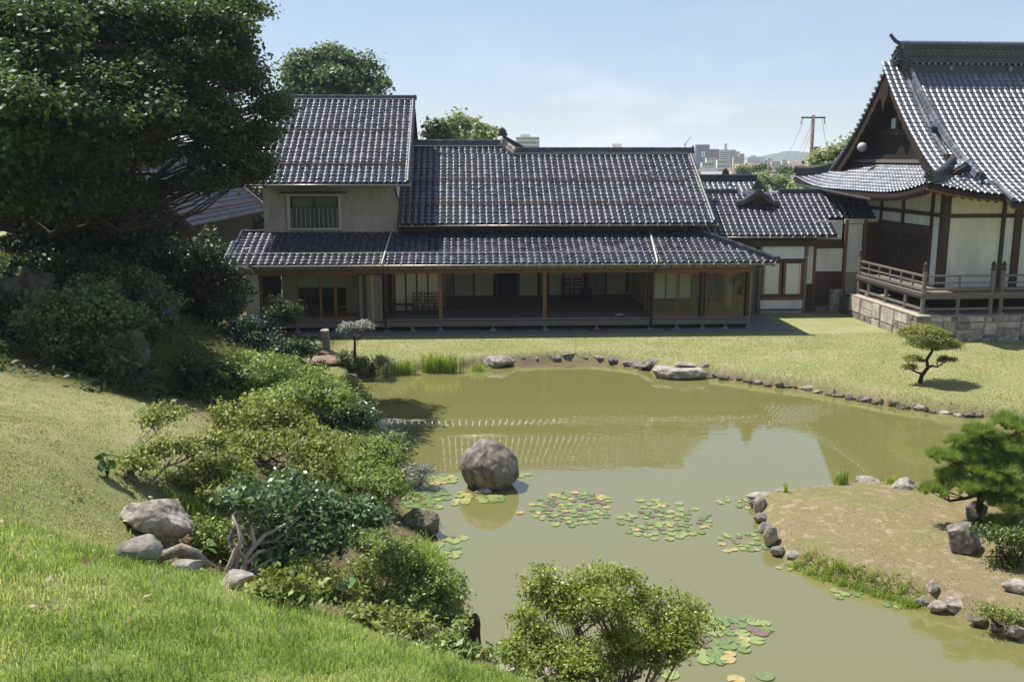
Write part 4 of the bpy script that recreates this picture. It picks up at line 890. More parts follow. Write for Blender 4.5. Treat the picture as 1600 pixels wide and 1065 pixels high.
# left side wall: white corner panel, then lattice doors
y1 = sz(1452, 400)[0]; y2 = sz(1386, 400)[0]
yy = [WYc+.21, y1, (y1+y2)/2+.6, y2+.8, DEP-1.9]
bx('wall_panel', PLASW, tmp, WXc, WXc+.1, yy[0], yy[1]-.1, ZV, Zb1); bx('upper_wall_panel', PLASW, tmp, WXc, WXc+.1, yy[0], yy[1]-.1, Zb2, ZTOP)
for i in range(1, 4):
    a_, b_ = yy[i]+.1, yy[i+1]-.06
    bx('upper_wall_panel', PLASW, tmp, WXc, WXc+.1, a_, b_, Zb2, ZTOP); bx('upper_wall_panel', PLASW, tmp, WXc, WXc+.1, a_, b_, 4.22, Zb1)
    d = MB().box(WXc+.03, WXc+.1, a_, b_, ZV, 4.2).build('lattice_door', WOODD, tmp)
    nn = int((b_-a_)/.2)
    for j in range(nn+1): q = a_+(b_-a_)*j/nn; bx('lattice_bar', WOODD, d, WXc-.01, WXc+.028, q-.02, q+.02, ZV+.05, 3.75)
    for j in range(9): z = ZV+.1+j*.2; bx('lattice_bar', WOODD, d, WXc+.0, WXc+.029, a_+.021, b_-.021, z-.015, z+.015)
    bx('door_lintel', WOODD, tmp, WXc-.06, WXc+.02, a_, b_, 3.78, 4.2)
for q in yy[1:4]: bx('post', WOODD, tmp, WXc-.08, WXc+.15, q-.098, q+.055, ZV, ZTOP)
bx('wall_rail', WOODD, tmp, WXc-.04, WXc+.08, yy[0], DEP-1.9, Zb1+.001, Zb2-.001)
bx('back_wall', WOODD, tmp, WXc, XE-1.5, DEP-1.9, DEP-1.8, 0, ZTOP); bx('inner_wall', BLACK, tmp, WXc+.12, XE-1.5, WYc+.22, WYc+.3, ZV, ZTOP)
bx('ceiling', WOODD, tmp, WXc+.15, XE-1.4, WYc+.25, DEP-2, ZTOP-.1, ZTOP-.02)
# veranda
VX = TFm.px(1450, 492, 0)[0]*0
VE = 0.30   # outer edge of veranda (local)
YEND = TFm.px(1338, 470, VE)[0]
vd = MB().box(VE-.08, XE, VE-.08, WYc-.1, ZV-.10, ZV-.012).box(VE-.08, WXc-.1, WYc-.099, YEND, ZV-.10, ZV-.012).build('veranda_floor', WOODG, tmp)
y = WYc+.0
for i in range(9): bx('floor_board', WOODG, vd, VE-.10+i*.165, VE-.10+i*.165+.157, VE-.1, YEND+.05, ZV-.011, ZV+.012)
for i in range(9): bx('floor_board', WOODG, vd, VE-.10+9*.165, XE, VE-.10+i*.165, VE-.10+i*.165+.157, ZV-.011, ZV+.012)
for a_ in (.35, ):
    bx('veranda_beam', WOODG, tmp, VE, VE+.1, VE, YEND, ZV-.24, ZV-.102); bx('veranda_beam', WOODG, tmp, VE+.101, XE, VE, VE+.1, ZV-.24, ZV-.102)
def vpost(x, y, newel, top=.86, bot=.96):
    MB().tube([(x, y, bot), (x, y, ZV-.242 if not newel else ZV+top)], .085 if newel else .075, 10).build('newel_post' if newel else 'veranda_stilt', WOODG, tmp)
    MB().lathe((x, y, bot-.06), [(.2, 0), (.19, .07), (.12, .13)], 10).build('footing_stone', STONE, tmp)
    if newel: MB().lathe((x, y, ZV+top), [(.07, 0), (.1, .03), (.1, .07), (.06, .1), (.085, .16), (.095, .22), (.07, .28), (.02, .36)], 10).build('newel_finial', WOODD, tmp, smooth=True)
nwx = [VE+.05, TFm.py(1548, 480, VE)[0], TFm.py(1564, 480, VE)[0]]
for x in nwx: vpost(x, VE+.05, True)
vpost(VE+.05, YEND-.06, True)
for p in (1497,): vpost(TFm.py(p, 480, VE)[0], VE+.05, False)
for q in (nwx[2]+1.8, nwx[2]+3.6): vpost(q, VE+.05, False)
for p in (1355, 1382, 1413): vpost(VE+.05, TFm.px(p, 470, VE)[0], False)
for z, hgt, ww in ((.62, .07, .08), (.36, .05, .06), (.10, .08, .07)):
    e1 = nwx[1]-.1
    bx('rail', WOODG, tmp, VE+.15, e1, VE+.05-ww/2, VE+.05+ww/2, ZV+z, ZV+z+hgt)
    bx('rail', WOODG, tmp, nwx[2]+.1, XE, VE+.05-ww/2, VE+.05+ww/2, ZV+z, ZV+z+hgt)
    bx('rail', WOODG, tmp, VE+.05-ww/2, VE+.05+ww/2, VE+.15, YEND-.16, ZV+z, ZV+z+hgt)
for i in range(1, 6): q = VE+(YEND-VE)*i/6; bx('baluster', WOODG, tmp, VE+.02, VE+.08, q-.03, q+.03, ZV+.013, ZV+.62)
for p in (1500,): q = TFm.py(p, 450, VE)[0]; bx('baluster', WOODG, tmp, q-.03, q+.03, VE+.02, VE+.08, ZV+.013, ZV+.62)
bx('lower_rail', WOODG, tmp, VE+.01, VE+.09, VE+.14, YEND-.15, 1.16, 1.24); bx('lower_rail', WOODG, tmp, VE+.14, nwx[1]-.1, VE+.01, VE+.09, 1.16, 1.24); bx('lower_rail', WOODG, tmp, nwx[2]+.1, XE, VE+.01, VE+.09, 1.16, 1.24)
bx('underfloor_shade_sheet', BLACK, tmp, WXc, XE, WYc, WYc+.1, .9, ZV-.1); bx('underfloor_shade_sheet', BLACK, tmp, WXc, WXc+.1, WYc, DEP-2, .9, ZV-.1)  # near-black sheets stand in for shade beneath the temple veranda
# stone base
sbx, sby = VE-.32, VE-.35; ST = .95
base = thing('stone_platform', 'raised platform of fitted pale stones under the temple hall', 'stone platform', TFm.o, TFm.yaw)
YB = TFm.px(1326, 465, sbx)[0]
bx('platform_core', mat('platform_earth', (.42, .37, .29), .95, .1, .2, 3, bump=.2, bscale=30), base, sbx+.10, XE+1, sby+.10, YB, -.2, ST)
bx('platform_side', STONED, base, sbx+.1, sbx+.4, YB+.002, YB+4, -.2, .75)
random.seed(21)
def stone(poly, origin, U, N, m):
    """poly in (u,z), face outwards N; irregular block with chamfered face"""
    U, N = Vector(U), Vector(N); c = sum((Vector(p) for p in poly), Vector((0, 0)))/len(poly); d1 = .05+random.random()*.05
    V = []; n_ = len(poly)
    for k_, (ins, dep) in enumerate(((.0, -.12), (.0, d1*.35), (.10, d1))):
        for p in poly:
            q = Vector(p)+(c-Vector(p))*ins; V.append(Vector(origin)+U*q.x+Vector((0, 0, q.y))+N*(dep+(random.random()-.5)*.02*(k_ > 0)))
    F = [tuple(range(n_))[::-1], tuple(range(2*n_, 3*n_))]
    for r_ in (0, 1): F += [(r_*n_+i, r_*n_+(i+1) % n_, (r_+1)*n_+(i+1) % n_, (r_+1)*n_+i) for i in range(n_)]
    MB().add(V, F).build('stone', m, base)
def masonry(origin, U, N, length):
    # irregular fitted masonry: jittered shared lattice, merged cells
    rows = [0, .2, .48, .72, ST]; g_ = .014
    top = 0
    x = 0.0
    cells = []
    while x < length-.05:
        w_ = min(random.choice((.55, .75, .95, 1.15)), length-x)
        if length-x-w_ < .3: w_ = length-x
        kind = random.choice((0, 1, 1, 2, 3))
        j = lambda s_=.05: (random.random()-.5)*2*s_
        if kind == 0: z1 = .3+j(.06); lev = [(0, z1), (z1, ST)]
        elif kind == 1: z1 = .18+j(.04); z2 = .68+j(.06); lev = [(0, z1), (z1, z2), (z2, ST)]
        elif kind == 2: z1 = .42+j(.06); z2 = .74+j(.03); lev = [(0, z1), (z1, z2), (z2, ST)]
        else: z1 = .25+j(.04); z2 = .5+j(.05); lev = [(0, z1), (z1, z2), (z2, ST)]
        for (a_, b_) in lev:
            parts = 2 if (b_-a_ < .3 and random.random() < .75) else 1
            sp = [x, x+w_] if parts == 1 else [x, x+w_*(.4+.25*random.random()), x+w_]
            for u0, u1 in zip(sp[:-1], sp[1:]): cells.append((u0, u1, a_, b_))
        x += w_
    for u0, u1, a_, b_ in cells:
        j = lambda: (random.random()-.5)*.05; c_ = min(.07, (b_-a_)*.25, (u1-u0)*.2)*random.random()
        zt = min(b_-g_, ST+.0); q = [(u0+g_+c_, a_-.05*(a_ == 0)+g_*(a_ > 0)), (u1-g_-c_*random.random(), a_-.05*(a_ == 0)+g_*(a_ > 0)), (u1-g_, a_+c_+g_), (u1-g_+j()*.3, zt-c_*random.random()), (u1-g_-c_, zt), (u0+g_+c_*random.random(), zt+j()*.2), (u0+g_, zt-c_), (u0+g_+j()*.3, a_+c_+g_)]
        stone(q, origin, U, N, random.choice((BASEST, BASEST, STONE, STONEW)))
masonry((sbx+.1, sby+.1, 0), (0, 1, 0), (-1, 0, 0), YB-sby-.1)
masonry((sbx+.1, sby+.1, 0), (1, 0, 0), (0, -1, 0), 8.4)
n = 16
for i in range(n):
    a_ = sby+.06+(YB-sby)*i/n
    # flat capping stones along the sunny edge
bx('capping_slab', mat('platform_earth', (.42, .37, .29)), base, sbx+.02, VE+.6, sby+.02, YB, ST+.002, ST+.05)

# ------------------------------------------------------------------ rocks
_bm = bmesh.new(); bmesh.ops.create_icosphere(_bm, subdivisions=3, radius=1.0)
ICO_V = np.array([v.co[:] for v in _bm.verts]); ICO_F = np.array([[v.index for v in f.verts] for f in _bm.faces]); _bm.free()
_bm = bmesh.new(); bmesh.ops.create_icosphere(_bm, subdivisions=5, radius=1.0)
ICO4_V = np.array([v.co[:] for v in _bm.verts]); ICO4_F = np.array([[v.index for v in f.verts] for f in _bm.faces]); _bm.free()
def rock(name, loc, r, m, label, cat='rock', group=None, seed=0, cuts=9, yaw=0.0, flat=None, rough=.10, tilt=0.0, dome=0.0):
    rg = np.random.default_rng(seed+100); big = max(r) > .3; Vn = (ICO4_V if big else ICO_V).copy(); IF = ICO4_F if big else ICO_F
    for _ in range(cuts):
        d = rg.normal(size=3); d /= np.linalg.norm(d); lim = .55+.3*rg.random(); k = Vn@d; Vn -= np.outer(np.maximum(0, k-lim), d)*.92
    off = rg.random(3)*50
    nn = np.array([noise.fractal(Vector(v*1.7+off), 1.0, 2.0, 4) for v in Vn]); n2 = np.array([noise.noise(Vector(v*6+off)) for v in Vn])
    n3 = np.array([noise.ridged_multi_fractal(Vector(v*3.1+off), .9, 2.1, 5, 1.0, 2.0) for v in Vn])-1.2 if big else 0*n2
    Vn *= (1+rough*nn+.02*n2+.028*n3)[:, None]
    if dome:
        q = np.clip(Vn[:, 2], 0, 1); Vn[:, 0] = Vn[:, 0]*(1-dome*q*q)-.10*q; Vn[:, 1] *= 1-dome*q*q*.8
    Vn *= np.array(r)
    if flat is not None: Vn[:, 2] = np.minimum(Vn[:, 2], flat+.015*n2)
    o = np_mesh(name, Vn, IF, m, smooth=False); o.location = loc; o.rotation_euler = (tilt, 0, yaw)
    try:
        o.data.polygons.foreach_set('use_smooth', [True]*len(IF)); o.data.set_sharp_from_angle(angle=rad(32))
    except Exception: pass
    return tag(o, label, cat, group)
def rock_px(px, py, wpx, hpx, m, label, z=None, seed=0, depth=.8, name='rock', group=None, sink=.35, yaw=0.0, **k):
    """px,py = centre of the visible base line; wpx,hpx visible size"""
    p = on_z(px, py, z) if z is not None else on_ground(px, py)
    s = (p-CAM).length/FPX; rx = wpx*s/2; rz = hpx*s/(1+(1-sink))*1.05
    p = p+Vector((0, rx*depth*.8, 0))
    return rock(name, (p.x, p.y, p.z+rz*(1-sink)-rz*.0), (rx, rx*depth, rz), m, label, 'rock', group, seed, yaw=yaw, **k)
rock_px(765, 768, 92, 70, STONEB, 'large rounded dark boulder standing in the pond among lily pads', ZW, 1, .85, 'boulder', sink=.30, cuts=0, rough=.09, dome=.30)
bo = on_z(772, 700, ZW)
rock_px(757, 772, 30, 8, STONEW, 'small flat pale stone at the foot of the pond boulder', ZW-.02, 2, .6)
rock_px(776, 575, 48, 18, STONEW, 'pale rounded stone on the far bank beside the reeds', ZW, 3, .6)
rock_px(1067, 593, 90, 22, STONEW, 'broad flat pale slab stone at the far pond edge', ZW, 4, .55, flat=.13, cuts=5)
rock_px(1018, 577, 44, 16, STONE, 'grey stone just left of the broad flat slab', ZW+.05, 5, .6)
rock_px(1075, 573, 40, 6, STONEW, 'thin flat stone set in the lawn behind the broad slab', 0.0, 6, .5)
rock_px(1104, 574, 16, 7, STONE, 'little grey stone right of the thin flat stone in the lawn', 0.0, 7, .7)
rock_px(232, 845, 108, 55, STONEW, 'big angular pale rock on the grass slope', None, 8, .75, sink=.55, cuts=7)
rock_px(218, 880, 82, 34, STONE, 'mossy grey rock in front of the big angular rock', None, 9, .7, sink=.5)
rock_px(368, 922, 52, 24, STONEW, 'pale stone at the foot of the pale camellia trunks', None, 10, .7)
rock_px(290, 893, 50, 14, STONEW, 'low pale stone beside the twisted root', None, 11, .6)
rock_px(585, 676, 38, 18, STONEW, 'flat-topped stone on the left shore below the azaleas', ZW, 12, .7, flat=.13)
rock_px(655, 842, 66, 44, STONED, 'mossy brown rock overhanging the left shore', ZW, 13, .8, sink=.3)
rock_px(700, 905, 30, 18, STONEW, 'pale stone by the water below the green grass clump', ZW, 14, .8)
rock_px(672, 1012, 34, 32, STONEW, 'pointed pale stone at the edge of the foreground grass', None, 15, .7)
rock_px(790, 1056, 40, 12, STONEW, 'flat pale stone at the lower bank left of the front shrub', None, 16, .7)
rock_px(870, 1064, 44, 14, STONEW, 'pale stone under the front shrub at the frame bottom', None, 17, .7)
rock_px(205, 585, 46, 62, STONED, 'tall dark rock on the shaded mossy slope', None, 18, .7)
rock_px(45, 470, 62, 50, STONED, 'big shaded rock at the left under the maple', None, 19, .8)
rock_px(8, 470, 36, 30, STONED, 'smaller shaded rock at the left frame edge', None, 20, .8)
rock_px(260, 505, 34, 24, STONED, 'dark rock high on the shaded slope below the blue tarp', None, 21, .8)
rock_px(1355, 766, 46, 17, STONEW, 'flat stone on the far side of the grassy spit', ZW+.1, 22, .6)
rock_px(1416, 780, 42, 27, STONEW, 'upright pale stone left of the pine on the spit', ZW+.2, 23, .7, cuts=6)
rock_px(1290, 772, 62, 12, STONEW, 'long low pale stone at the far edge of the spit', ZW+.05, 24, .35)
rock_px(1510, 868, 56, 40, STONE, 'squarish grey rock on the bare ground of the spit', None, 25, .8, cuts=8, rough=.06)
rock_px(1543, 778, 22, 22, STONEW, 'pale stone behind the trunk of the pine', None, 26, .7)
rock_px(1530, 815, 34, 24, STONE, 'rough stone at the foot of the pine', None, 27, .8)
rock_px(1206, 856, 24, 32, STONEW, 'upright stone at the near tip of the spit', ZW, 28, .7)
rock_px(1190, 802, 22, 24, STONEW, 'pale stone at the left corner of the spit', ZW, 29, .8)
rock_px(1190, 818, 22, 14, STONE, 'small stone below the left corner stone of the spit', ZW, 30, .8)
rock_px(1198, 783, 52, 11, STONEW, 'low flat stone at the far left point of the spit', ZW+.03, 31, .5)
rock_px(1238, 858, 20, 14, STONE, 'small grey stone right of the upright spit stone', ZW+.05, 32, .8)
rock_px(1255, 877, 50, 13, STONEW, 'long pale stone where the spit grass begins', ZW+.02, 33, .5)
rock_px(1500, 962, 54, 22, STONEW, 'flat-topped stone overhanging the near shore of the spit', ZW, 34, .7, flat=.14)
rock_px(1445, 948, 26, 14, STONE, 'small stone at the right end of the green grass strip', ZW, 35, .8)
rock_px(1459, 932, 18, 15, STONEW, 'pale stone standing on the near edge of the spit', None, 36, .8)
rock_px(1592, 930, 36, 16, STONEW, 'pale stone at the right frame edge on the spit', None, 37, .8)
rock_px(1562, 990, 26, 12, STONE, 'stone low on the near shore at the right', ZW, 38, .8)
rock_px(545, 607, 30, 22, STONED, 'dark mossy stone at the left end of the far bank', ZW, 39, .8)
rock_px(565, 590, 46, 26, STONED, 'dark stone under the small tree by the bridge slab', ZW, 40, .8)
for k_, (a_, b_, w_, h_, m_, lab_) in enumerate(((1230,776,34,9,STONEW,'flat pale stone in the far row near the point of the spit'),(1262,772,30,9,STONE,'grey stone in the far row left of the long low stone'),(1325,770,30,9,STONEW,'low stone in the far row right of the reed tuft'),(1384,772,26,10,STONE,'grey stone between the flat and the upright stone of the spit'),(1452,781,30,10,STONEW,'pale stone in the far row just left of the pine'),(1482,786,26,9,STONEW,'flat pale stone partly under the pine needles'),
        (1182,792,20,13,STONE,'grey stone at the very tip of the spit'),(1197,832,22,14,STONEW,'pale stone midway along the left shore of the spit'),(1218,868,24,13,STONE,'grey stone low on the left shore of the spit'),(1275,888,30,9,STONEW,'pale stone half hidden by the spit grass'),(1470,957,30,13,STONEW,'pale stone left of the flat-topped overhanging stone'),(1530,978,30,14,STONED,'mossy stone right of the flat-topped overhanging stone'),(1590,1000,34,16,STONE,'grey stone on the near shore at the right frame edge'))):
    rock_px(a_, b_, w_, h_, m_, lab_, ZW+.03, 400+k_, .7)
# edging stones along the far bank
random.seed(5)
e_px = [(790,571),(815,566),(838,565),(862,564),(890,563),(915,563),(938,565),(960,568),(980,571),(998,574)]
for i, (a_, b_) in enumerate(e_px):
    rock_px(a_, b_, random.choice((16, 24, 32, 38)), random.choice((8, 10, 14)), random.choice((STONE, STONEW, STONE)), 'small weathered stone edging the far bank left of the broad slab', ZW+.02, 60+i, .7, 'edging_stone', 'edging stones left of the broad slab')
a_ = 1112
for i in range(46):
    a_ += random.choice((5, 7, 9, 12, 15)); b_ = np.interp(a_, [1112,1180,1250,1330,1400,1480,1545], [590,600,609,624,637,648,654])
    em, tone = random.choice(((STONE, 'grey'), (STONED, 'dark mossy'), (STONED, 'dark mossy'), (STONEW, 'pale'))); third = ('left end', 'left part', 'middle', 'right part', 'right end')[min(4, i//10)]
    rock_px(a_, b_+random.uniform(-2, 1.5), random.choice((7, 9, 12, 16, 22)), random.choice((4, 5, 7, 9)), em, 'little %s stone in the %s of the edging row below the right lawn' % (tone, third), ZW, 90+i, .8, 'edging_stone', '%s edging stones, %s, below the right lawn' % (tone, third))
# stones at the foot of the platform
for i in range(9):
    p = TFm.w(sbx+1.5+i*.62, sby-.02, 0.03)
    rock('footing_pebble', p, (.2+.05*random.random(), .13, .09), STONEW, 'pale pebble-like stone in the row at the foot of the platform', 'stone', 'row of stones at the foot of the platform', 200+i)

# ------------------------------------------------------------------ foliage builders
def leaves_np(P, N, size, aspect, rng):
    n = len(P); N = N/np.linalg.norm(N, axis=1, keepdims=True)
    r = rng.normal(size=(n, 3)); T = np.cross(N, r); T /= np.maximum(1e-6, np.linalg.norm(T, axis=1, keepdims=True)); B = np.cross(N, T)
    s = size[:, None]; w_ = s*aspect
    V = np.stack([P-T*s*.5, P+B*w_*.5+N*s*.05, P+T*s*.5-N*s*.06, P-B*w_*.5+N*s*.05], 1).reshape(-1, 3)
    F = np.arange(n*4).reshape(n, 4); return V, F
def pads_to_leaves(pads, dens, leaf, aspect, rng, clump=.16, per=14, up=.5, shell=.75, low=-.35, jitter=.6):
    """pads: (c, rx, ry, rz). clumps on the shell of each pad, leaves round each clump"""
    Ps, Ns, Ti, CL = [], [], [], []
    for c, rx, ry, rz in pads:
        area = 4*math.pi*((rx*ry)**1.6/3+(rx*rz)**1.6/3+(ry*rz)**1.6/3)**(1/1.6)
        n = max(4, int(area*dens))
        d = rng.normal(size=(n*3, 3)); d /= np.linalg.norm(d, axis=1, keepdims=True); d = d[d[:, 2] > low][:n]; n = len(d)
        rr = (shell+(1-shell)*rng.random(n)**.7)*(1+.16*np.sin(d[:, 0]*5+c[0]*3)*np.sin(d[:, 1]*4+c[1]*2)+.10*rng.normal(size=n))
        inner = rng.random(n) < .18; rr = np.where(inner, rr*rng.random(n), rr)
        cc = np.array(c)+d*rr[:, None]*np.array([rx, ry, rz]); CL.append(cc)
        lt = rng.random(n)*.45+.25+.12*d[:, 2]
        m_ = rng.poisson(per, n); I = np.repeat(np.arange(n), m_); k = len(I)
        P = cc[I]+rng.normal(size=(k, 3))*clump*np.array([1, 1, .6]); Nn = d[I]*.55+np.array([0, 0, up])+rng.normal(size=(k, 3))*jitter
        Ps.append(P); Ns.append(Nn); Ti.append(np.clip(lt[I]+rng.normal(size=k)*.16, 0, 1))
    return np.concatenate(Ps), np.concatenate(Ns), np.concatenate(Ti), np.concatenate(CL)
def branch_mesh(base, pads, clumps, rng, r0, twigs=26, wig=.12, trunk=None, n=6):
    mb = MB(); base = Vector(base)
    if trunk:
        pts = [Vector(p) for p in trunk]; mb.tube(pts, [r0*(1-.5*i/(len(pts)-1)) for i in range(len(pts))], n+2); top = pts
    else: top = [base]
    for c, rx, ry, rz in pads:
        c = Vector(c); s = min(top, key=lambda q: (q-c).length+.6*max(0, q.z-c.z)); L_ = (c-s).length; pts = []
        for i in range(6):
            t_ = i/5; p = s.lerp(c, t_)+Vector((rng.normal(), rng.normal(), rng.normal()*.6))*L_*wig*math.sin(math.pi*t_)+Vector((0, 0, -L_*.06*math.sin(math.pi*t_)))
            pts.append(p)
        rb_ = r0*(.62 if trunk else .8); mb.tube(pts, [rb_*(1-.72*i/5) for i in range(6)], n)
        near = clumps[np.argsort(((clumps-np.array(c))/np.array([rx, ry, rz]))[:, 0]**2+rng.random(len(clumps))*.6+(((clumps-np.array(c))/np.array([rx, ry, rz]))**2).sum(1))[:max(4, twigs)]]
        for q in near[:twigs]:
            q = Vector(q); a_ = pts[rng.integers(2, 6)]; m_ = a_.lerp(q, .5)+Vector((0, 0, -.06*(q-a_).length))+Vector(rng.normal(size=3))*.05*(q-a_).length
            mb.tube([a_, m_, q], [rb_*.26, rb_*.18, rb_*.07], 4, cap=False)
    return mb
def lumpy(pads, n, f, rng):
    out = []
    for c, rx, ry, rz in pads:
        for _ in range(n):
            e = rng.normal(size=3); e /= np.linalg.norm(e); q = (1-f*.75)*rng.random()**.35; g_ = f*(.7+.6*rng.random())
            out.append((np.array(c)+e*q*np.array([rx, ry, rz])*np.array([1, 1, 1.15]), rx*g_, ry*g_, max(rz*g_*1.25, .3*rx*g_)))
    return out
def plant(name, label, cat, base, pads, lm, bark=BARK, seed=0, dens=26, leaf=.05, aspect=.5, clump=.07, per=12, up=.5, r0=.04, twigs=22, trunk=None, group=None, wig=.13, low=-.35, crown='foliage', stem='branches', shell=.75, jitter=.6, lump=(5, .48)):
    rng = np.random.default_rng(seed); base = Vector(base)
    o = thing(name, label, cat, base, 0, group)
    pl = [(np.array(c)-np.array(base), a_, b_, c_) for c, a_, b_, c_ in pads]
    lp = lumpy(pl, lump[0], lump[1], rng) if lump else pl
    P, N, T, CLm = pads_to_leaves(lp, dens, leaf, aspect, rng, clump, per, up, shell, low, jitter)
    V, F = leaves_np(P, N, leaf*(.65+.7*rng.random(len(P))), aspect, rng)
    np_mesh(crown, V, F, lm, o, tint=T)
    tr = [Vector(q)-base for q in trunk] if trunk else None
    branch_mesh((0, 0, 0), pl, CLm, rng, r0, twigs, wig, tr).build(stem, bark, o, smooth=True, fixn=False)
    return o
def PX(px, py, Y, rx, rz, ry=None):
    p = on_y(px, py, Y); s = (p-CAM).length/FPX; return (tuple(p), rx*s, (ry if ry else rx*s*.9), rz*s)

AZ = leafmat('azalea_leaf', (.075, .115, .028), (.175, .245, .06), (.38, .45, .15), .45, .4, .35)
AZ2 = leafmat('azalea_leaf_olive', (.08, .105, .026), (.185, .23, .055), (.35, .39, .12), .5, .35, .35)
CAME = leafmat('camellia_leaf', (.035, .075, .03), (.075, .14, .05), (.17, .24, .09), .38, .5, .2)
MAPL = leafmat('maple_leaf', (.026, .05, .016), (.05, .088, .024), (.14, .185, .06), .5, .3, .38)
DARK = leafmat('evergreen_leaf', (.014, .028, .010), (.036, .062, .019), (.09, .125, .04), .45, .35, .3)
OLIV = leafmat('pale_shrub_leaf', (.05, .075, .026), (.115, .15, .055), (.24, .28, .12), .45, .4, .3)
TOPI = leafmat('topiary_leaf', (.08, .10, .025), (.19, .22, .05), (.37, .38, .12), .5, .35, .3)
SILV = leafmat('silver_shrub_leaf', (.13, .155, .12), (.27, .30, .24), (.46, .48, .40), .5, .4, .15)
PINE = leafmat('pine_needle', (.08, .135, .03), (.18, .27, .06), (.35, .44, .12), .5, .3, .4)
GRAS = leafmat('grass_blade', (.15, .22, .05), (.27, .36, .09), (.52, .49, .24), .55, .3, .45)
DRYG = leafmat('dry_grass_blade', (.19, .21, .08), (.29, .28, .13), (.42, .37, .21), .7, .2, .45)
REED = leafmat('reed_blade', (.11, .18, .03), (.22, .33, .06), (.42, .48, .13), .45, .35, .45)
BIGL = leafmat('broad_leaf', (.03, .08, .02), (.07, .15, .035), (.14, .23, .06), .25, .6, .2)

def gp(px, py): return on_ground(px, py)
# --- azaleas on the left bank
def az(label, base, pads, m=AZ, seed=0, **k):
    b_ = gp(*base); q = dict(dens=42, leaf=.06, clump=.055, per=15, r0=.035); q.update(k)
    return plant('azalea', label, 'shrub', b_+Vector((0, 0, -.05)), [PX(p[0], p[1], b_.y+(p[4] if len(p) > 4 else 0), p[2], p[3]) for p in pads], m, seed=seed, **q)
az('wide azalea highest on the left bank beside the pond corner', (430, 660), [(400,592,95,30),(490,600,70,34),(350,610,52,26),(520,628,42,36,-.6),(440,625,75,26,-.8)], AZ, 1, dens=24, leaf=.085, clump=.09, per=16)
az('spreading olive azalea in the middle of the left bank', (430, 730), [(395,648,72,32),(345,668,42,30),(450,672,70,28),(500,700,62,28,-.5),(400,690,70,26,-.7)], AZ2, 2, dens=28, leaf=.075, clump=.08, per=15)
az('low azalea with bare twisted stem left of the camellia', (375, 780), [(360,730,48,26),(330,742,36,22),(395,752,46,24)], AZ2, 3)
az('small azalea leaning over the grass slope at the left', (190, 742), [(250,655,40,22,.9),(238,702,54,24,.3),(292,716,34,22,.3),(220,725,36,16,0)], AZ2, 4, dens=46)
az('azalea over the water with light tips on the left shore', (600, 800), [(560,722,64,36,.6),(600,752,54,38),(540,762,56,34),(585,790,50,30,-.3),(610,712,34,26,.8)], AZ, 5, dens=30, leaf=.07, clump=.075)
az('round azalea beside the mossy rock low on the left bank', (600, 940), [(608,882,58,34),(650,905,52,36),(570,905,42,32),(632,935,58,30,-.2)], AZ, 6)
az('azalea hanging over the dark stump at the lower left shore', (690, 985), [(690,925,48,32),(712,950,30,30),(650,962,52,28),(690,978,34,24,-.2)], AZ, 7)
az('small low azalea below the camellia roots', (440, 945), [(430,915,44,22),(470,930,30,18)], AZ2, 8)
az('low azalea at the edge of the foreground grass by the pointed stone', (620, 1000), [(600,972,52,24),(650,985,46,24),(560,960,36,18)], AZ2, 9)
az('small azalea on the shore below the dark stump', (715, 1035), [(712,1000,32,28),(735,1020,24,22),(690,1008,24,18)], AZ, 10)
az('olive azalea filling the slope right of the leaning azalea', (330, 790), [(330,700,34,22,.4),(310,740,34,20,.2),(345,770,36,20)], AZ2, 101)
az('azalea mass between the spreading azalea and the camellia', (480, 790), [(470,735,54,28,.3),(520,745,48,26,.4),(440,760,40,22)], AZ2, 102, dens=34)
az('pale-tipped azalea above the camellia on the shore side', (560, 745), [(515,690,46,24,.4),(555,700,44,26,.4),(480,705,44,22,.3)], AZ, 103, dens=32)
az('leafy low azalea filling the hollow behind the big angular rock', (345, 870), [(330,835,36,22),(300,825,26,16),(350,860,26,18)], AZ, 107)
az('low azalea hugging the soil under the camellia branches', (450, 905), [(425,880,36,18),(465,880,36,18),(395,895,24,14)], AZ, 108)
az('low azalea right of the camellia above the mossy rock', (575, 865), [(545,840,40,18),(590,850,36,18),(520,858,32,16)], AZ, 104)
az('low azalea among the soil below the camellia', (505, 935), [(500,905,40,18),(535,930,36,18),(470,890,28,14)], AZ2, 105)
az('azalea at the dark hollow left of the pond corner', (500, 610), [(560,640,30,22),(545,615,32,20),(580,655,22,14)], AZ, 106, dens=28, leaf=.075, clump=.08)
# --- front shrub over the water
fb_ = Vector((1.15, 10.6, ground_z(1.15, 10.6)))
plant('azalea', 'open large shrub in front, rising against the pond with many lily pads', 'shrub', fb_, [PX(848,905,11.2,44,22),(PX(905,912,11.2,48,26)),PX(965,925,11.3,52,28),PX(1025,945,11.3,50,30),PX(1078,965,11.4,34,24),PX(900,958,11.0,46,26),PX(975,975,11.0,60,30),PX(1035,985,11.1,46,22),PX(830,968,10.8,32,26),PX(800,1005,10.6,38,22),PX(850,1018,10.6,42,26),PX(920,1012,10.7,48,24),PX(990,1015,10.9,56,24),PX(1050,1002,11.1,44,20),PX(890,1045,10.4,52,24),PX(965,1045,10.6,52,22),PX(820,1040,10.4,40,20),PX(940,940,10.8,60,30),PX(870,935,11.3,50,24),PX(1060,980,11.2,46,24),PX(1010,1030,10.9,50,20),PX(1060,1015,11.0,40,16)],
      leafmat('front_shrub_leaf', (.09, .12, .02), (.21, .27, .05), (.40, .45, .11), .45, .4, .35), seed=12, dens=62, leaf=.048, clump=.05, per=15, r0=.034, twigs=14, wig=.16)
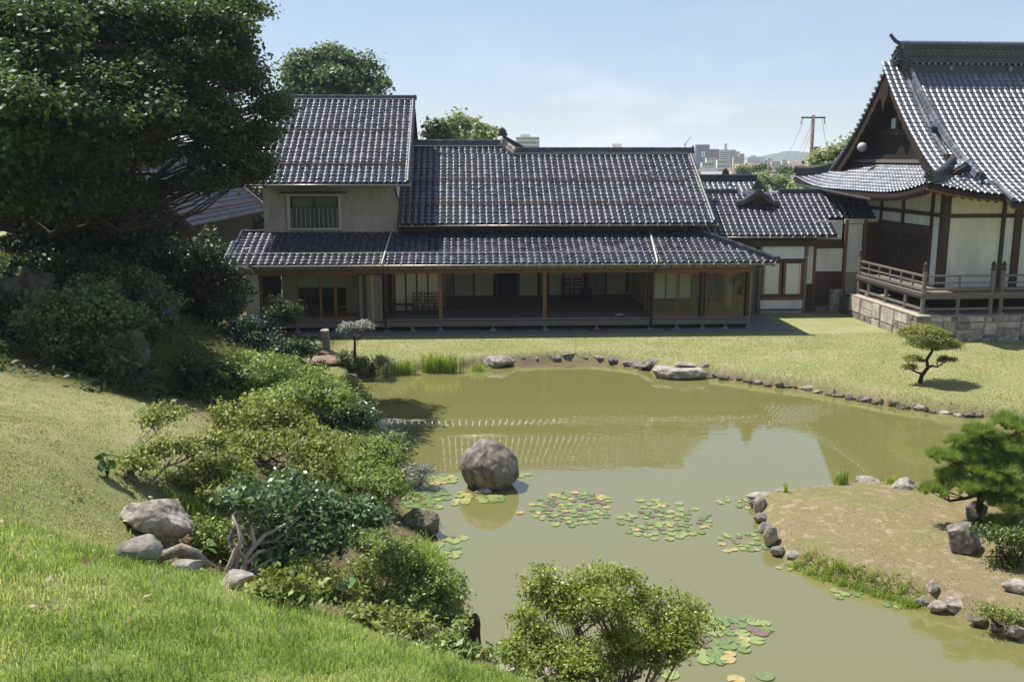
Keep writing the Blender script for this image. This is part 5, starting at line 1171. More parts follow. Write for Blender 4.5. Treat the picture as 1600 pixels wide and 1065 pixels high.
# --- camellia with pale trunks
cb = gp(365, 905)
plant('camellia', 'glossy-leaved camellia with pale twisting trunks on the bank', 'shrub', cb, [PX(430,765,cb.y+1.6,46,30),PX(480,795,cb.y+1.8,62,28),PX(550,805,cb.y+2.0,52,22),PX(420,815,cb.y+1.0,44,30),PX(500,830,cb.y+1.6,56,24),PX(580,820,cb.y+2.2,32,16),PX(400,850,cb.y+.6,34,22),PX(388,790,cb.y+.35,36,24),PX(425,790,cb.y+.7,48,28),PX(455,860,cb.y+.9,50,26),PX(520,855,cb.y+1.5,44,20),PX(372,770,cb.y+.6,28,18)],
      CAME, BARK, 13, dens=26, leaf=.085, aspect=.55, clump=.09, per=12, r0=.034, trunk=[cb, cb+Vector((.04, .05, .25)), cb+Vector((-.06, .1, .45)), cb+Vector((.05, .2, .7))], twigs=16)
mb = MB()
def tp(*q): return [on_y(a_, b_, cb.y+dy_)-cb for a_, b_, dy_ in q]
mb.tube(tp((350,905,0),(360,880,.02),(368,858,.05),(377,842,.1),(372,822,.15),(365,806,.2),(372,792,.4),(392,775,.8)), [.038, .032, .027, .026, .024, .026, .016, .01], 9)
mb.tube(tp((370,915,.1),(380,890,.12),(384,868,.15),(398,852,.2),(394,832,.25),(390,812,.35),(404,790,.7),(430,768,1.2)), [.042, .034, .03, .027, .024, .02, .015, .009], 9)
mb.tube(tp((383,872,.15),(374,862,.12),(371,850,.1)), [.03, .022, .012], 7); mb.tube(tp((396,854,.2),(412,836,.5),(440,822,.9),(470,806,1.4)), [.03, .026, .02, .012], 7)
mb.tube(tp((384,880,.14),(402,862,.3),(424,858,.6),(455,842,1.1),(500,830,1.6)), [.026, .024, .02, .016, .01], 7)
mb.build('trunk', mat('pale_bark', (.46, .40, .33), .85, .2, .4, 14, bump=.5, bscale=30), bpy.data.objects['camellia'], smooth=True)
rt = gp(285, 888); mb = MB(); mb.tube([(-.28, 0, .02), (-.15, -.02, .13), (0, 0, .17), (.1, .04, .10), (.2, .05, -.02)], [.03, .045, .055, .05, .03], 8); mb.tube([(.02, 0, .16), (.05, .1, .08), (.02, .16, -.03)], [.04, .035, .03], 7)
ro_ = thing('exposed_root', 'pale twisted root arching out of the soil beside the rocks', 'root', rt, .2); mb.build('wood', BARK, ro_, smooth=True)
cs_ = gp(555, 690)
plant('camellia', 'small dark camellia on the left shore above the flat-topped stone', 'shrub', cs_, [PX(530,640,cs_.y+.3,40,26),PX(560,658,cs_.y,34,22),PX(505,655,cs_.y+.2,34,24)], CAME, BARKD, 14, dens=22, leaf=.10, aspect=.55, clump=.1, per=11, r0=.04)
cs_ = gp(625, 735)
plant('camellia', 'camellia at the waterline next to the grey-green juniper', 'shrub', cs_, [PX(612,705,cs_.y,34,26),PX(585,690,cs_.y+.3,28,18),PX(618,730,cs_.y-.2,28,22)], OLIV, BARKD, 15, dens=24, leaf=.09, aspect=.5, clump=.09, per=12, r0=.03)
cs_ = on_z(640, 755, ZW+.1)
plant('juniper', 'grey-green feathery juniper leaning over the lily pads', 'shrub', cs_, [PX(648,738,cs_.y,30,12),PX(628,752,cs_.y,22,14),PX(662,733,cs_.y,20,8)], SILV, BARKD, 16, dens=50, leaf=.08, aspect=.16, clump=.06, per=16, r0=.025)
# --- shaded shrubs at the left
def bush(name, label, base, pads, m, seed, Y=None, cat='shrub', **k):
    b_ = gp(*base) if Y is None else Vector((on_y(*base, Y).x, Y, ground_z(on_y(*base, Y).x, Y)))
    q = dict(dens=15, leaf=.11, clump=.12, per=13, r0=.05, twigs=14); q.update(k)
    return plant(name, label, cat, b_, [PX(p[0], p[1], b_.y+(p[4] if len(p) > 4 else 0), p[2], p[3]) for p in pads], m, BARKD, seed=seed, **q)
bush('evergreen_shrub', 'wide dark evergreen shrub on the shaded slope at the left', (150, 590), [(120,470,72,38),(60,490,50,40),(170,500,60,40),(110,530,60,38),(180,550,48,30),(90,565,50,24)], OLIV, 21)
bush('evergreen_shrub', 'dark shrub in the hollow behind the grass slope', (270, 615), [(300,575,40,26),(340,590,40,22),(290,600,30,16)], DARK, 22)
bush('evergreen_shrub', 'dark shrub at the far left edge under the maple', (10, 520), [(20,500,40,30),(0,470,34,30),(60,520,34,20)], DARK, 23)
bush('evergreen_shrub', 'tall dark bush at the left corner of the long house', (340, 520), [(320,400,46,36),(350,440,46,38),(300,450,46,40),(340,480,50,34),(270,430,40,36),(290,500,44,28)], DARK, 24, Y=33.5, dens=9, leaf=.16, clump=.17)
bush('evergreen_shrub', 'clipped dark bush before the glazed doors of the house', (415, 540), [(440,480,34,16),(420,492,34,18),(455,495,20,14)], DARK, 25, Y=33.5, dens=13, leaf=.11, clump=.11)
bush('evergreen_shrub', 'low bluish-green bush left of the stone bridge slab', (400, 560), [(370,530,48,24),(420,538,40,22),(340,545,40,22),(450,548,30,14),(390,512,36,18)], leafmat('blue_green_leaf', (.016, .04, .025), (.035, .075, .045), (.08, .13, .08), .4, .5, .2), 26, Y=31.5, dens=14, leaf=.11, clump=.11)
bush('evergreen_shrub', 'rounded dark shrub between the maple trunk and the blue tarp', (240, 520), [(210,455,44,30),(250,470,40,28),(180,440,40,28),(230,500,36,22)], OLIV, 27, Y=27, dens=11, leaf=.13, clump=.14)
bush('evergreen_shrub', 'shadowy shrub behind the shaded rock at far left', (60, 450), [(80,420,60,30),(20,425,50,30),(140,430,50,28)], DARK, 28, Y=26, dens=10, leaf=.14)
# --- big maple and dark trees
tb = Vector((-14.8, 24.0, ground_z(-14.8, 24.0)))
mpads = [(-40,60,90,60,0),(-40,170,80,60,0),(-30,260,70,50,-.5),(345,215,46,18,0),(385,268,36,20,0),(318,284,38,11,0),(200,150,90,50,1),(360,90,60,50,2),(90,60,100,60,4),(250,80,90,60,3),(90,200,110,60,4),(260,160,90,50,3),(60,290,90,50,4),(150,230,80,50,4),(310,30,70,50,3),(40,40,120,40,0),(160,30,110,36,1),(270,25,95,34,.5),(350,55,52,40,0),(370,10,40,26,1),(60,110,110,40,-1),(180,110,110,40,-.5),(290,105,90,38,0),(385,125,54,36,0),(425,165,30,26,.5),(100,180,110,40,-1.5),(220,185,100,38,-1),(330,180,80,36,-.6),(405,205,42,28,0),(40,240,80,36,-1.5),(140,250,90,32,-1),(230,235,40,22,-.5),(350,240,50,20,0),(400,255,34,24,.3),(325,278,40,12,0),(20,150,60,40,-2),(10,300,60,30,-1),(90,310,80,30,-.5),(170,300,50,26,0)]
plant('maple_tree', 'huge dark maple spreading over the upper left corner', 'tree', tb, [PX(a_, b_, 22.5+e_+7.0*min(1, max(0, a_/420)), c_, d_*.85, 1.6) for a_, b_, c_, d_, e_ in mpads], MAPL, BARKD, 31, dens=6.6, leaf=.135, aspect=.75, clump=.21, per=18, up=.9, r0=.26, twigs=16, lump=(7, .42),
      trunk=[tb, tb+Vector((.3, 0, 1.5)), tb+Vector((.5, -.4, 3)), tb+Vector((1.0, -.8, 4.4)), tb+Vector((1.2, -.8, 5.8))], low=-.5, crown='crown', stem='trunk', wig=.10, shell=.55)
tb = Vector((-17.5, 31, ground_z(-17.5, 31)))
plant('evergreen_tree', 'dense black-green evergreen behind the maple at far left', 'tree', tb, [PX(30,330,30.5,100,50),PX(110,360,30.5,80,40),PX(170,380,31,60,40),PX(30,400,30,70,36),PX(60,270,31,90,50),PX(160,290,31,60,40),PX(60,180,32,100,60),PX(200,220,33,70,40),PX(30,80,32,100,60),PX(230,370,32,36,30)], DARK, BARKD, 32, dens=5, leaf=.24, clump=.3, per=16, r0=.3, twigs=8,
      trunk=[tb, tb+Vector((.2, 0, 2)), tb+Vector((.3, 0, 4)), tb+Vector((.2, 0, 7))], crown='crown', stem='trunk')
tb = Vector((-14.2, 33, ground_z(-14.2, 33)))
plant('evergreen_tree', 'black-green evergreen in front of the side house wall', 'tree', tb, [PX(150,350,32.5,60,40),PX(90,390,32,70,40),PX(200,390,33,44,30),PX(250,405,33.5,36,26),PX(130,410,32,60,30),PX(190,340,33,34,30)], DARK, BARKD, 33, dens=6, leaf=.2, clump=.24, per=16, r0=.16, twigs=8,
      trunk=[tb, tb+Vector((.1, 0, 1.2)), tb+Vector((.1, 0, 2.6))], crown='crown', stem='trunk')
# --- trees behind the roofs
def tree(label, px, py, Y, pads, m, seed, r0=.25, leaf=.34, dens=2.6, name='broadleaf_tree', clump=.34, per=15, **k):
    p = on_y(px, py, Y); b_ = Vector((p.x, Y, ground_z(p.x, Y)))
    tz = max(q[1] for q in pads); mid = on_y(px, py, Y)
    return plant(name, label, 'tree', b_, [PX(a_, c_, Y+(q[4] if len(q) > 4 else 0), q[2], q[3]) for q in pads for a_, c_ in [(q[0], q[1])]], m, BARKD, seed, dens=dens, leaf=leaf, aspect=.6, clump=clump, per=per, r0=r0, twigs=9, trunk=[b_, b_.lerp(mid, .5)+Vector((.2, 0, 0)), mid], crown='crown', stem='trunk', **k)
RTR = leafmat('round_tree_leaf', (.04, .08, .03), (.09, .145, .055), (.20, .26, .11), .5, .35, .35)
PTR = leafmat('pale_tree_leaf', (.10, .14, .055), (.21, .26, .11), (.36, .40, .20), .5, .35, .4)
tree('round-headed dark tree rising behind the two-storey roof', 530, 135, 62, [(525,92,38,22),(490,112,40,26),(560,115,36,24),(525,125,52,26),(470,130,30,22),(590,140,20,16),(500,150,60,20),(560,150,46,18)], RTR, 41, dens=3.2, leaf=.3, clump=.3)
tree('pale green leafy tree behind the left ridge of the house', 725, 215, 66, [(720,198,30,14),(745,205,28,14),(700,205,22,12),(722,214,50,10)], PTR, 42)
tree('small dark palm-like tree beside the pale tree behind the ridge', 684, 215, 64, [(682,200,14,10),(676,212,14,10),(690,214,14,10)], DARK, 43, name='small_tree')
tree('light green tree behind the left eave of the temple', 1310, 255, 62, [(1300,240,20,14),(1325,232,20,14),(1285,250,14,10),(1340,240,24,16),(1310,255,40,12)], PTR, 44)
tree('hedge-like tree seen under the temple eave', 1290, 305, 58, [(1265,300,26,9),(1300,300,30,9),(1335,302,26,8),(1245,304,16,7)], PTR, 45, leaf=.26)
tree('light young tree in front of the low town houses', 1195, 285, 95, [(1195,280,14,8),(1215,285,12,8),(1178,286,14,7),(1230,292,14,7)], PTR, 46, leaf=.4)
tree('darker tree between the distant town roofs', 1190, 268, 170, [(1190,264,9,6),(1160,270,8,6),(1228,268,9,5)], RTR, 47, leaf=.6, clump=.6)
tree('added dark tree hiding bright ground between the side house and the two-storey wall', 375, 330, 60, [(375,290,40,36),(340,300,40,40),(400,320,26,26),(300,270,50,40),(400,350,34,26),(370,350,30,26)], DARK, 48)  # tree added to darken the bright patch of far ground
# --- topiary on the lawn
lb = on_z(1437, 598, 0)
plant('topiary_tree', 'little cloud-pruned tree with a domed crown on the right lawn', 'tree', lb, [PX(1457,528,lb.y,42,19),PX(1462,536,lb.y+.1,44,12),PX(1440,533,lb.y,26,9),PX(1476,534,lb.y,26,9),PX(1457,520,lb.y,24,8),PX(1427,560,lb.y-.1,16,4),PX(1420,573,lb.y-.15,12,4),PX(1480,562,lb.y,13,4)], TOPI, BARKD, 51, dens=120, leaf=.055, aspect=.5, clump=.05, per=13, r0=.075, twigs=10,
      trunk=[lb, lb+Vector((.05, 0, .25)), lb+Vector((.22, 0, .5)), lb+Vector((.16, 0, .75)), lb+Vector((.3, 0, 1.0)), lb+Vector((.34, 0, 1.25))], crown='crown', stem='trunk')
# --- small tree and shrubs by the bridge
sb_ = on_z(555, 578, -.1)
plant('small_tree', 'small silvery-leaved tree standing at the pond corner', 'tree', sb_, [PX(545,515,sb_.y,20,10),PX(572,513,sb_.y,18,9),PX(558,508,sb_.y,22,8),PX(553,525,sb_.y,16,7)], SILV, BARKD, 52, dens=60, leaf=.075, aspect=.4, clump=.06, per=11, r0=.07, twigs=10, trunk=[sb_, sb_+Vector((0, 0, .5)), sb_+Vector((.02, 0, 1.05))], crown='crown', stem='trunk')
bush('evergreen_shrub', 'low greyish shrub under the small silvery tree', (560, 585), [(535,562,18,12),(570,568,20,13),(595,565,14,14),(550,575,20,9)], OLIV, 53, Y=sb_.y+.1, dens=34, leaf=.08, clump=.07)
bush('evergreen_shrub', 'low dark plant in front of the bridge slab', (480, 560), [(470,540,18,10),(490,548,20,8),(455,548,16,8)], DARK, 54, Y=31.8, dens=30, leaf=.10, clump=.08)
bush('evergreen_shrub', 'dark dense shrub at the right edge below the pine', (1580, 880), [(1560,838,36,20),(1590,850,40,26),(1570,870,30,20),(1610,830,40,30)], leafmat('low_shrub_leaf', (.03, .05, .012), (.08, .12, .025), (.19, .22, .06), .4, .4, .25), 55, dens=40, leaf=.06, clump=.06)
bush('evergreen_shrub', 'scrubby plant hanging over the near shore at the right', (1570, 985), [(1540,958,24,12),(1580,968,30,14),(1610,985,30,16)], AZ2, 56, dens=46, leaf=.05, clump=.05)
# --- pine
def pine(label, base, pads, seed, trunk):
    rng = np.random.default_rng(seed); base = Vector(base); o = thing('pine_tree', label, 'tree', base)
    pl = [(np.array(c)-np.array(base), a_, b_, c_) for c, a_, b_, c_ in pads]
    Vs = []; T = []; cls = []
    for c, rx, ry, rz in pl:
        n = int(64*(rx*ry*4)**.7)+16
        d = rng.normal(size=(n, 3)); d /= np.linalg.norm(d, axis=1, keepdims=True); d[:, 2] = np.abs(d[:, 2])*.9-.1
        cc = c+d*np.array([rx, ry, rz])*(.45+.55*rng.random((n, 1))); cls.append(cc)
        for q, dd in zip(cc, d):
            k = 80; e = rng.normal(size=(k, 3)); e = e/np.linalg.norm(e, axis=1, keepdims=True)+np.array([0, 0, .75])+dd*.55; e /= np.linalg.norm(e, axis=1, keepdims=True)
            L_ = .12+.07*rng.random((k, 1)); s = np.cross(e, rng.normal(size=(k, 3))); s /= np.linalg.norm(s, axis=1, keepdims=True)
            st = q-e*.01+rng.normal(size=(k, 3))*.012
            Vs.append(np.stack([st+s*.0032, st-s*.0032, st+e*L_], 1)); T.append(np.clip(rng.random()*.5+.25+rng.normal(size=k)*.15, 0, 1))
    V = np.concatenate(Vs).reshape(-1, 3); F = np.arange(len(V)).reshape(-1, 3)
    np_mesh('needles', V, F, PINE, o, tint=np.concatenate(T))
    branch_mesh((0, 0, 0), pl, np.concatenate(cls), rng, .07, 12, .12, [Vector(q)-base for q in trunk]).build('trunk', BARKD, o, smooth=True, fixn=False)
pb = gp(1527, 812)
pine('young pine leaning over the water at the right edge', pb, [PX(1475,715,pb.y,26,12),PX(1510,712,pb.y+.2,32,14),PX(1545,690,pb.y+.3,36,16),PX(1590,665,pb.y+.2,40,18),PX(1530,675,pb.y,22,12),PX(1460,768,pb.y-.2,22,12),PX(1505,762,pb.y-.3,34,15),PX(1480,745,pb.y,22,9),PX(1560,738,pb.y-.2,36,16),PX(1600,720,pb.y,34,18),PX(1590,765,pb.y-.4,34,16),PX(1600,800,pb.y-.6,40,18),PX(1570,820,pb.y-.5,26,12),PX(1520,735,pb.y-.1,30,14),PX(1548,718,pb.y,32,14),PX(1575,698,pb.y+.1,34,16),PX(1540,762,pb.y-.3,30,14),PX(1570,785,pb.y-.4,34,16),PX(1500,692,pb.y+.2,20,9),PX(1640,740,pb.y,50,26),PX(1640,680,pb.y,50,22)], 61,
     [pb, pb+Vector((.02, 0, .5)), pb+Vector((.08, .05, 1.0)), pb+Vector((.3, .05, 1.4)), pb+Vector((.7, .1, 1.8))])

# ------------------------------------------------------------------ grass blades and tufts
def blades(P, L_, width, lean, rng, m, name, parent=None, tint=None, updir=None, seg=2):
    n = len(P); az_ = rng.random(n)*2*np.pi; d = np.stack([np.cos(az_), np.sin(az_), np.zeros(n)], -1); s = np.stack([-np.sin(az_), np.cos(az_), np.zeros(n)], -1)
    ln = (lean*(.4+.9*rng.random(n)))[:, None]; L1 = L_[:, None]; w_ = (width*(.7+.6*rng.random(n)))[:, None]
    up = np.array([0, 0, 1.0])
    m1 = P+up*L1*.55+d*L1*.22*ln; tp = P+up*L1*(1-.28*ln)+d*L1*.85*ln
    V = np.stack([P-s*w_*.5, P+s*w_*.5, m1+s*w_*.42, m1-s*w_*.42, tp], 1).reshape(-1, 3)
    i = np.arange(n)[:, None]*5
    F = np.concatenate([i+np.array([0, 1, 2]), i+np.array([0, 2, 3]), i+np.array([3, 2, 4])], 1).reshape(-1, 3)
    t_ = np.repeat(tint if tint is not None else rng.random(n), 3)
    return np_mesh(name, V, F, m, parent, tint=t_)
def field(n, x0, x1, y0, y1, rng):
    X = x0+(x1-x0)*rng.random(n); Y = y0+(y1-y0)*rng.random(n); return X, Y
rng = np.random.default_rng(77)
def nfield(X, Y, s): return np.array([noise.noise(Vector((a_*s, b_*s, 0))) for a_, b_ in zip(X, Y)])
# lush foreground
Yc = 2.2+8.6*rng.random(230000)**1.25; Xc = -.62*Yc-0.3+rng.random(230000)*(.62*Yc+1.4)
ok = (Xc < edge_x(Yc)+.12) & (Yc < 12); Xc, Yc = Xc[ok], Yc[ok]
zl_, zb_, _, _ = zones(Xc, Yc); nf = nfield(Xc, Yc, 1.7); nf2 = nfield(Xc+40, Yc, 5.0); nf3 = nfield(Xc+9, Yc+5, .75)
ok = rng.random(len(Xc)) < (.2+.65*zl_)*(.75+.6*nf); Xc, Yc, nf, nf2, zl_, nf3 = Xc[ok], Yc[ok], nf[ok], nf2[ok], zl_[ok], nf3[ok]
Zc = height(Xc, Yc); Lb = (.026+.060*np.clip(.5+nf2*.9, 0, 1)*(.3+.7*zl_)+.05*rng.random(len(Xc))**6)*(.7+.5*rng.random(len(Xc)))
ti = np.clip(.40-.55*nf-.35*nf2+.75*np.clip(nf3-.05, -.3, 1)+.35*(1-zl_)+rng.normal(size=len(Xc))*.2, 0, 1)
tag(blades(np.stack([Xc, Yc, Zc-.004], -1), Lb, .0055, 0.75, rng, GRAS, 'foreground_grass', tint=ti), 'long green grass covering the foreground slope', 'grass', kind='stuff')
# shorter dry turf further up the slope and on the spit
Yc = 8.5+9.5*rng.random(90000); Xc = -.6*Yc+rng.random(90000)*(.6*Yc-2); ok = Xc < edge_x(Yc)+.05; Xc, Yc = Xc[ok], Yc[ok]; nf = nfield(Xc, Yc, 2.5)
ok = rng.random(len(Xc)) < .55+.6*nf; Xc, Yc, nf = Xc[ok], Yc[ok], nf[ok]
tag(blades(np.stack([Xc, Yc, height(Xc, Yc)-.004], -1), .014+.02*rng.random(len(Xc)), .010, .9, rng, DRYG, 'slope_turf', tint=np.clip(.45-.6*nf+rng.normal(size=len(Xc))*.1, 0, 1)), 'short dry turf on the upper slope', 'grass', kind='stuff')
X = 3+9.5*rng.random(40000); Y = 11+10.5*rng.random(40000); ok = (pond_sd(X, Y) > .12); X, Y = X[ok], Y[ok]; nf = nfield(X, Y, 1.6); ok = rng.random(len(X)) < .35+.9*nf; X, Y, nf = X[ok], Y[ok], nf[ok]
tag(blades(np.stack([X, Y, height(X, Y)-.004], -1), .018+.03*rng.random(len(X)), .010, .9, rng, DRYG, 'spit_turf', tint=np.clip(.55-.5*nf+rng.normal(size=len(X))*.2, 0, 1)), 'thin dry turf on the spit', 'grass', kind='stuff')
# lawn turf near the far bank
X = -6+32*rng.random(150000); Y = 25.5+13*rng.random(150000)**1.2; ok = (pond_sd(X, Y) > .1) & (np.abs(X/Y) < .58) & (height(X, Y) < .25) & (Y < 37.6+.05*X); X, Y = X[ok], Y[ok]; nf = nfield(X, Y, .8)
tag(blades(np.stack([X, Y, height(X, Y)-.004], -1), .02+.03*rng.random(len(X)), .018, .9, rng, leafmat('lawn_blade', (.19, .21, .06), (.29, .295, .10), (.42, .39, .19), .7, .2, .35), 'lawn_turf', tint=np.clip(.45-.35*nf+rng.normal(size=len(X))*.10, 0, 1)), 'short mown turf of the lawn before the house', 'grass', kind='stuff')
def tuft(label, pts, n, L_, sp, m=REED, seed=0, name='reed_clump', lean=.45, wd=.014):
    rg_ = np.random.default_rng(seed); c = Vector(pts[0]); P = []
    for q in pts: P.append(np.array(q)+rg_.normal(size=(n//len(pts), 3))*np.array([sp, sp*.6, 0]))
    P = np.concatenate(P); P[:, 2] = np.maximum(height(P[:, 0], P[:, 1]), ZW)-.02
    P -= np.array(c)
    o = thing(name, label, 'grass clump', c)
    blades(P, L_*(.55+.6*rg_.random(len(P))), wd, lean, rg_, m, 'blades', o); return o
tuft('tall bright reeds growing at the far bank left of the pale stone', [on_z(x, 577, ZW+.1) for x in (668, 682, 695, 708)], 420, .85, .14, seed=1, wd=.02, lean=.35)
tuft('shorter bright reeds at the far bank beside the small tree', [on_z(x, 580, ZW+.1) for x in (622, 632, 642)], 220, .65, .12, seed=2, wd=.02)
tuft('drooping grass clump between the small tree and the reeds', [on_z(x, 578, ZW+.15) for x in (598, 608)], 240, .9, .16, m=PTR, seed=3, lean=.8)
tuft('little green grass clump left of the pale rounded stone', [on_z(x, 575, ZW+.1) for x in (742, 750)], 130, .4, .12, seed=4)
tuft('small upright reed tuft at the far edge of the spit', [on_z(1314, 766, ZW+.15)], 90, .42, .08, seed=5, lean=.4)
tuft('tiny grass tuft between the two far stones of the spit', [on_z(1390, 770, ZW+.15)], 60, .25, .08, seed=6)
tuft('single thin grass tuft at the left point of the spit', [on_z(1228, 775, ZW+.15)], 26, .3, .04, seed=7)
tuft('long bright green grass strip along the near shore of the spit', [on_z(a_, b_-4, ZW+.1) for a_, b_ in ((1252,882),(1275,892),(1300,900),(1325,908),(1350,916),(1378,924),(1405,932),(1425,940))], 3800, .15, .11, seed=8, lean=.8, wd=.010)
tuft('bright green grass clump leaning to the water on the left shore', [gp(a_, b_) for a_, b_ in ((665,880),(680,890),(692,900),(670,870))], 520, .45, .13, seed=9, lean=.7)
tuft('green grass clump behind the big angular rock', [gp(a_, b_) for a_, b_ in ((290,790),(310,800),(330,820))], 380, .22, .14, seed=10, lean=.7)
tuft('green weeds under the small leaning azalea', [gp(a_, b_) for a_, b_ in ((265,745),(290,760))], 300, .16, .12, seed=11, lean=.8)
# weeds and litter on the bank, undergrowth on the shaded slope
def cover(n, x0, x1, y0, y1, ok_fn, m, name, label, size, hgt, seed, thr=-.1):
    rg_ = np.random.default_rng(seed); X = x0+(x1-x0)*rg_.random(n); Y = y0+(y1-y0)*rg_.random(n); ok = ok_fn(X, Y); X, Y = X[ok], Y[ok]
    nf = nfield(X, Y, 1.3); ok = nf+rg_.random(len(X))*.5 > thr+.2; X, Y, nf = X[ok], Y[ok], nf[ok]
    Z = height(X, Y)+hgt*rg_.random(len(X))**2*(1+1.5*np.clip(nf, 0, 1))
    V, F = leaves_np(np.stack([X, Y, Z], -1), np.array([0, 0, .8])+rg_.normal(size=(len(X), 3))*.7, size*(.5+rg_.random(len(X))), .5, rg_)
    tag(np_mesh(name, V, F, m, tint=np.clip(.45+rg_.normal(size=len(X))*.25, 0, 1)), label, 'ground cover', kind='stuff')
bankf = lambda X, Y: (X > edge_x(Y)-.05) & (pond_sd(X, Y) > .02) & (X < 4)
cover(26000, -8, 3, 5, 29, bankf, AZ, 'bank_weeds', 'low weeds covering the bank between the shrubs', .06, .12, 5, .05)
cover(16000, -8, 3, 5, 29, bankf, leafmat('litter_leaf', (.09, .06, .035), (.20, .14, .08), (.36, .28, .18), .8, .2, .1), 'bank_litter', 'dry leaf litter on the bank', .05, .01, 6, -.4)
cover(26000, -19, -6.5, 17.5, 37, lambda X, Y: (pond_sd(X, Y) > .1) & (X < -6.8-.0*Y), DARK, 'slope_undergrowth', 'dark undergrowth on the shaded slope', .12, .16, 7, .1)
# broad-leaved plants
def broad(label, base, n, r, seed, spread, hgt):
    rg_ = np.random.default_rng(seed); b_ = Vector(base); o = thing('broad_leaf_plant', label, 'plant', b_)
    for i in range(n):
        a_ = 2*math.pi*i/n+rg_.random(); d = Vector((math.cos(a_), math.sin(a_), 0)); rr = spread*(.4+.7*rg_.random()); tip = d*rr+Vector((0, 0, hgt*(.6+.5*rg_.random())))
        MB().tube([(0, 0, 0), tip*.5+Vector((0, 0, hgt*.15)), tip], r*.05, 5).build('stalk', BIGL, o)
        nrm = (Vector((0, 0, 1))+d*.5+Vector(rg_.normal(size=3))*.25).normalized(); u = nrm.cross(Vector((0, 0, 1)).cross(d)).normalized(); v = nrm.cross(u); V = [tip]; m_ = 14
        for k in range(m_+1):
            th = .35+(2*math.pi-.7)*k/m_; q = r*(.8+.35*rg_.random()*0+.06*math.sin(5*th)); V.append(tip+(-u*math.cos(th)+v*math.sin(th))*q*-1+nrm*(-.12*r*math.cos(2*th)))
        mb = MB().add(V, [(0, k+1, k+2) for k in range(m_)]); ob = mb.build('leaf', BIGL, o, smooth=True, fixn=False)
        at_ = ob.data.attributes.new('tint', 'FLOAT', 'FACE'); at_.data.foreach_set('value', [float(.3+.6*rg_.random())]*m_)
broad('broad round-leaved plant under the front shrub', Vector((.75, 9.9, ground_z(.75, 9.9)-.05)), 12, .11, 1, .38, .42)
broad('broad round-leaved plant left of the front shrub', gp(795, 1044), 7, .11, 2, .28, .28)
broad('broad-leaved plant between the camellia trunks', gp(395, 900), 8, .085, 3, .22, .3)
broad('broad-leaved plant right of the exposed root', gp(315, 880), 7, .08, 4, .2, .18)
broad('glossy broad-leaved plant at the foot of the leaning azalea', gp(168, 748), 8, .10, 5, .12, .3)
broad('single broad-leaved plant in the round azalea', gp(540, 945), 5, .10, 6, .16, .35)

# ------------------------------------------------------------------ lily pads
def padmesh(kind):
    key = 'lily_pad_'+kind
    if key in bpy.data.meshes: return bpy.data.meshes[key]
    n = 18; V = [(0, 0, .004)]; 
    for k in range(n+1):
        th = .16+(2*math.pi-.32)*k/n; V.append((math.cos(th)*(1+.02*math.sin(3*th)), math.sin(th)*(1+.02*math.cos(4*th)), .012+.006*math.sin(3*th+1)*(kind == 'gold')))
    for k in range(n+1): v = V[k+1]; V.append((v[0]*.97, v[1]*.97, -.03))
    F = [(0, k+1, k+2) for k in range(n)]+[(k+1, n+2+k, n+3+k, k+2) for k in range(n)]
    me = bpy.data.meshes.new(key); me.from_pydata(V, [], F)
    col = {'green': ((.16, .215, .08), (.10, .15, .05)), 'gold': ((.38, .34, .14), (.29, .21, .085)), 'purple': ((.19, .12, .10), (.12, .10, .085)), 'lime': ((.255, .29, .105), (.17, .22, .07))}[kind]
    me.materials.append(mat('lily_pad_'+kind, col[0], .35, .45, col2=col[1], scale=1.3, bump=.15, bscale=6)); return me
random.seed(99)
placed = []
def lily(px, py, dia_px, kind, where, grp):
    p = on_z(px, py, ZW); s = (p-CAM).length/FPX; r = dia_px*s/2
    for q, qr in placed:
        if (q-p).length < (r+qr)*.68: return False
    placed.append((p, r))
    o = bpy.data.objects.new('lily_pad', padmesh(kind)); COL.objects.link(o); o.location = (p.x, p.y, ZW+.006+.004*random.random()); o.rotation_euler = (random.uniform(-.02, .02), random.uniform(-.02, .02), random.random()*6.28); o.scale = (r, r, .6)
    cn = {'green': 'green', 'gold': 'yellowed', 'purple': 'dull purple', 'lime': 'pale lime-green'}[kind]
    tag(o, f'{cn} lily pad {where}', 'lily pad', f'{cn} lily pads {grp}'); return True
def raft(cx, cy, rx, ry, n, dia, where, grp, mix=('green', 'green', 'lime', 'lime', 'purple', 'gold')):
    k = 0; tries = 0
    while k < n and tries < n*30:
        tries += 1; a_ = random.random()*6.283; q = math.sqrt(random.random())
        kind = random.choice(mix); d = random.uniform(*dia)*(.85 if kind == 'purple' else 1)
        if kind == 'purple' and q > .8: continue
        ux, uy = q*math.cos(a_), q*math.sin(a_)
        pos = 'in the middle' if q < .45 else ('left side' if ux < -.55 else 'right side' if ux > .55 else 'near side' if uy > 0 else 'far side')
        k += lily(cx+rx*ux, cy+ry*uy, d, kind, pos+' of the '+where if n > 7 else where, grp+(', '+pos if n > 7 else ''))
for a_, b_, d, kn in ((615+50,762,22,'green'),(655,772,20,'lime'),(690,748,22,'lime'),(706,752,18,'lime'),(670,785,22,'green'),(648,780,20,'green')): lily(a_, b_, d, kn, 'beside the juniper at the left shore', 'by the juniper')
raft(662, 775, 36, 24, 18, (13, 20), 'cluster beside the juniper', 'by the juniper', ('green', 'green', 'lime'))
raft(690, 750, 26, 7, 8, (13, 18), 'small cluster right of the juniper', 'by the juniper', ('lime', 'green', 'gold'))
raft(712, 778, 30, 10, 11, (12, 18), 'cluster left of the pond boulder', 'left of the boulder', ('green', 'lime', 'lime', 'gold'))
raft(766, 779, 22, 6, 8, (12, 17), 'cluster at the boulder foot', 'in front of the boulder', ('green', 'lime'))
raft(818, 742, 10, 5, 3, (11, 15), 'just right of the pond boulder', 'right of the boulder', ('lime',))
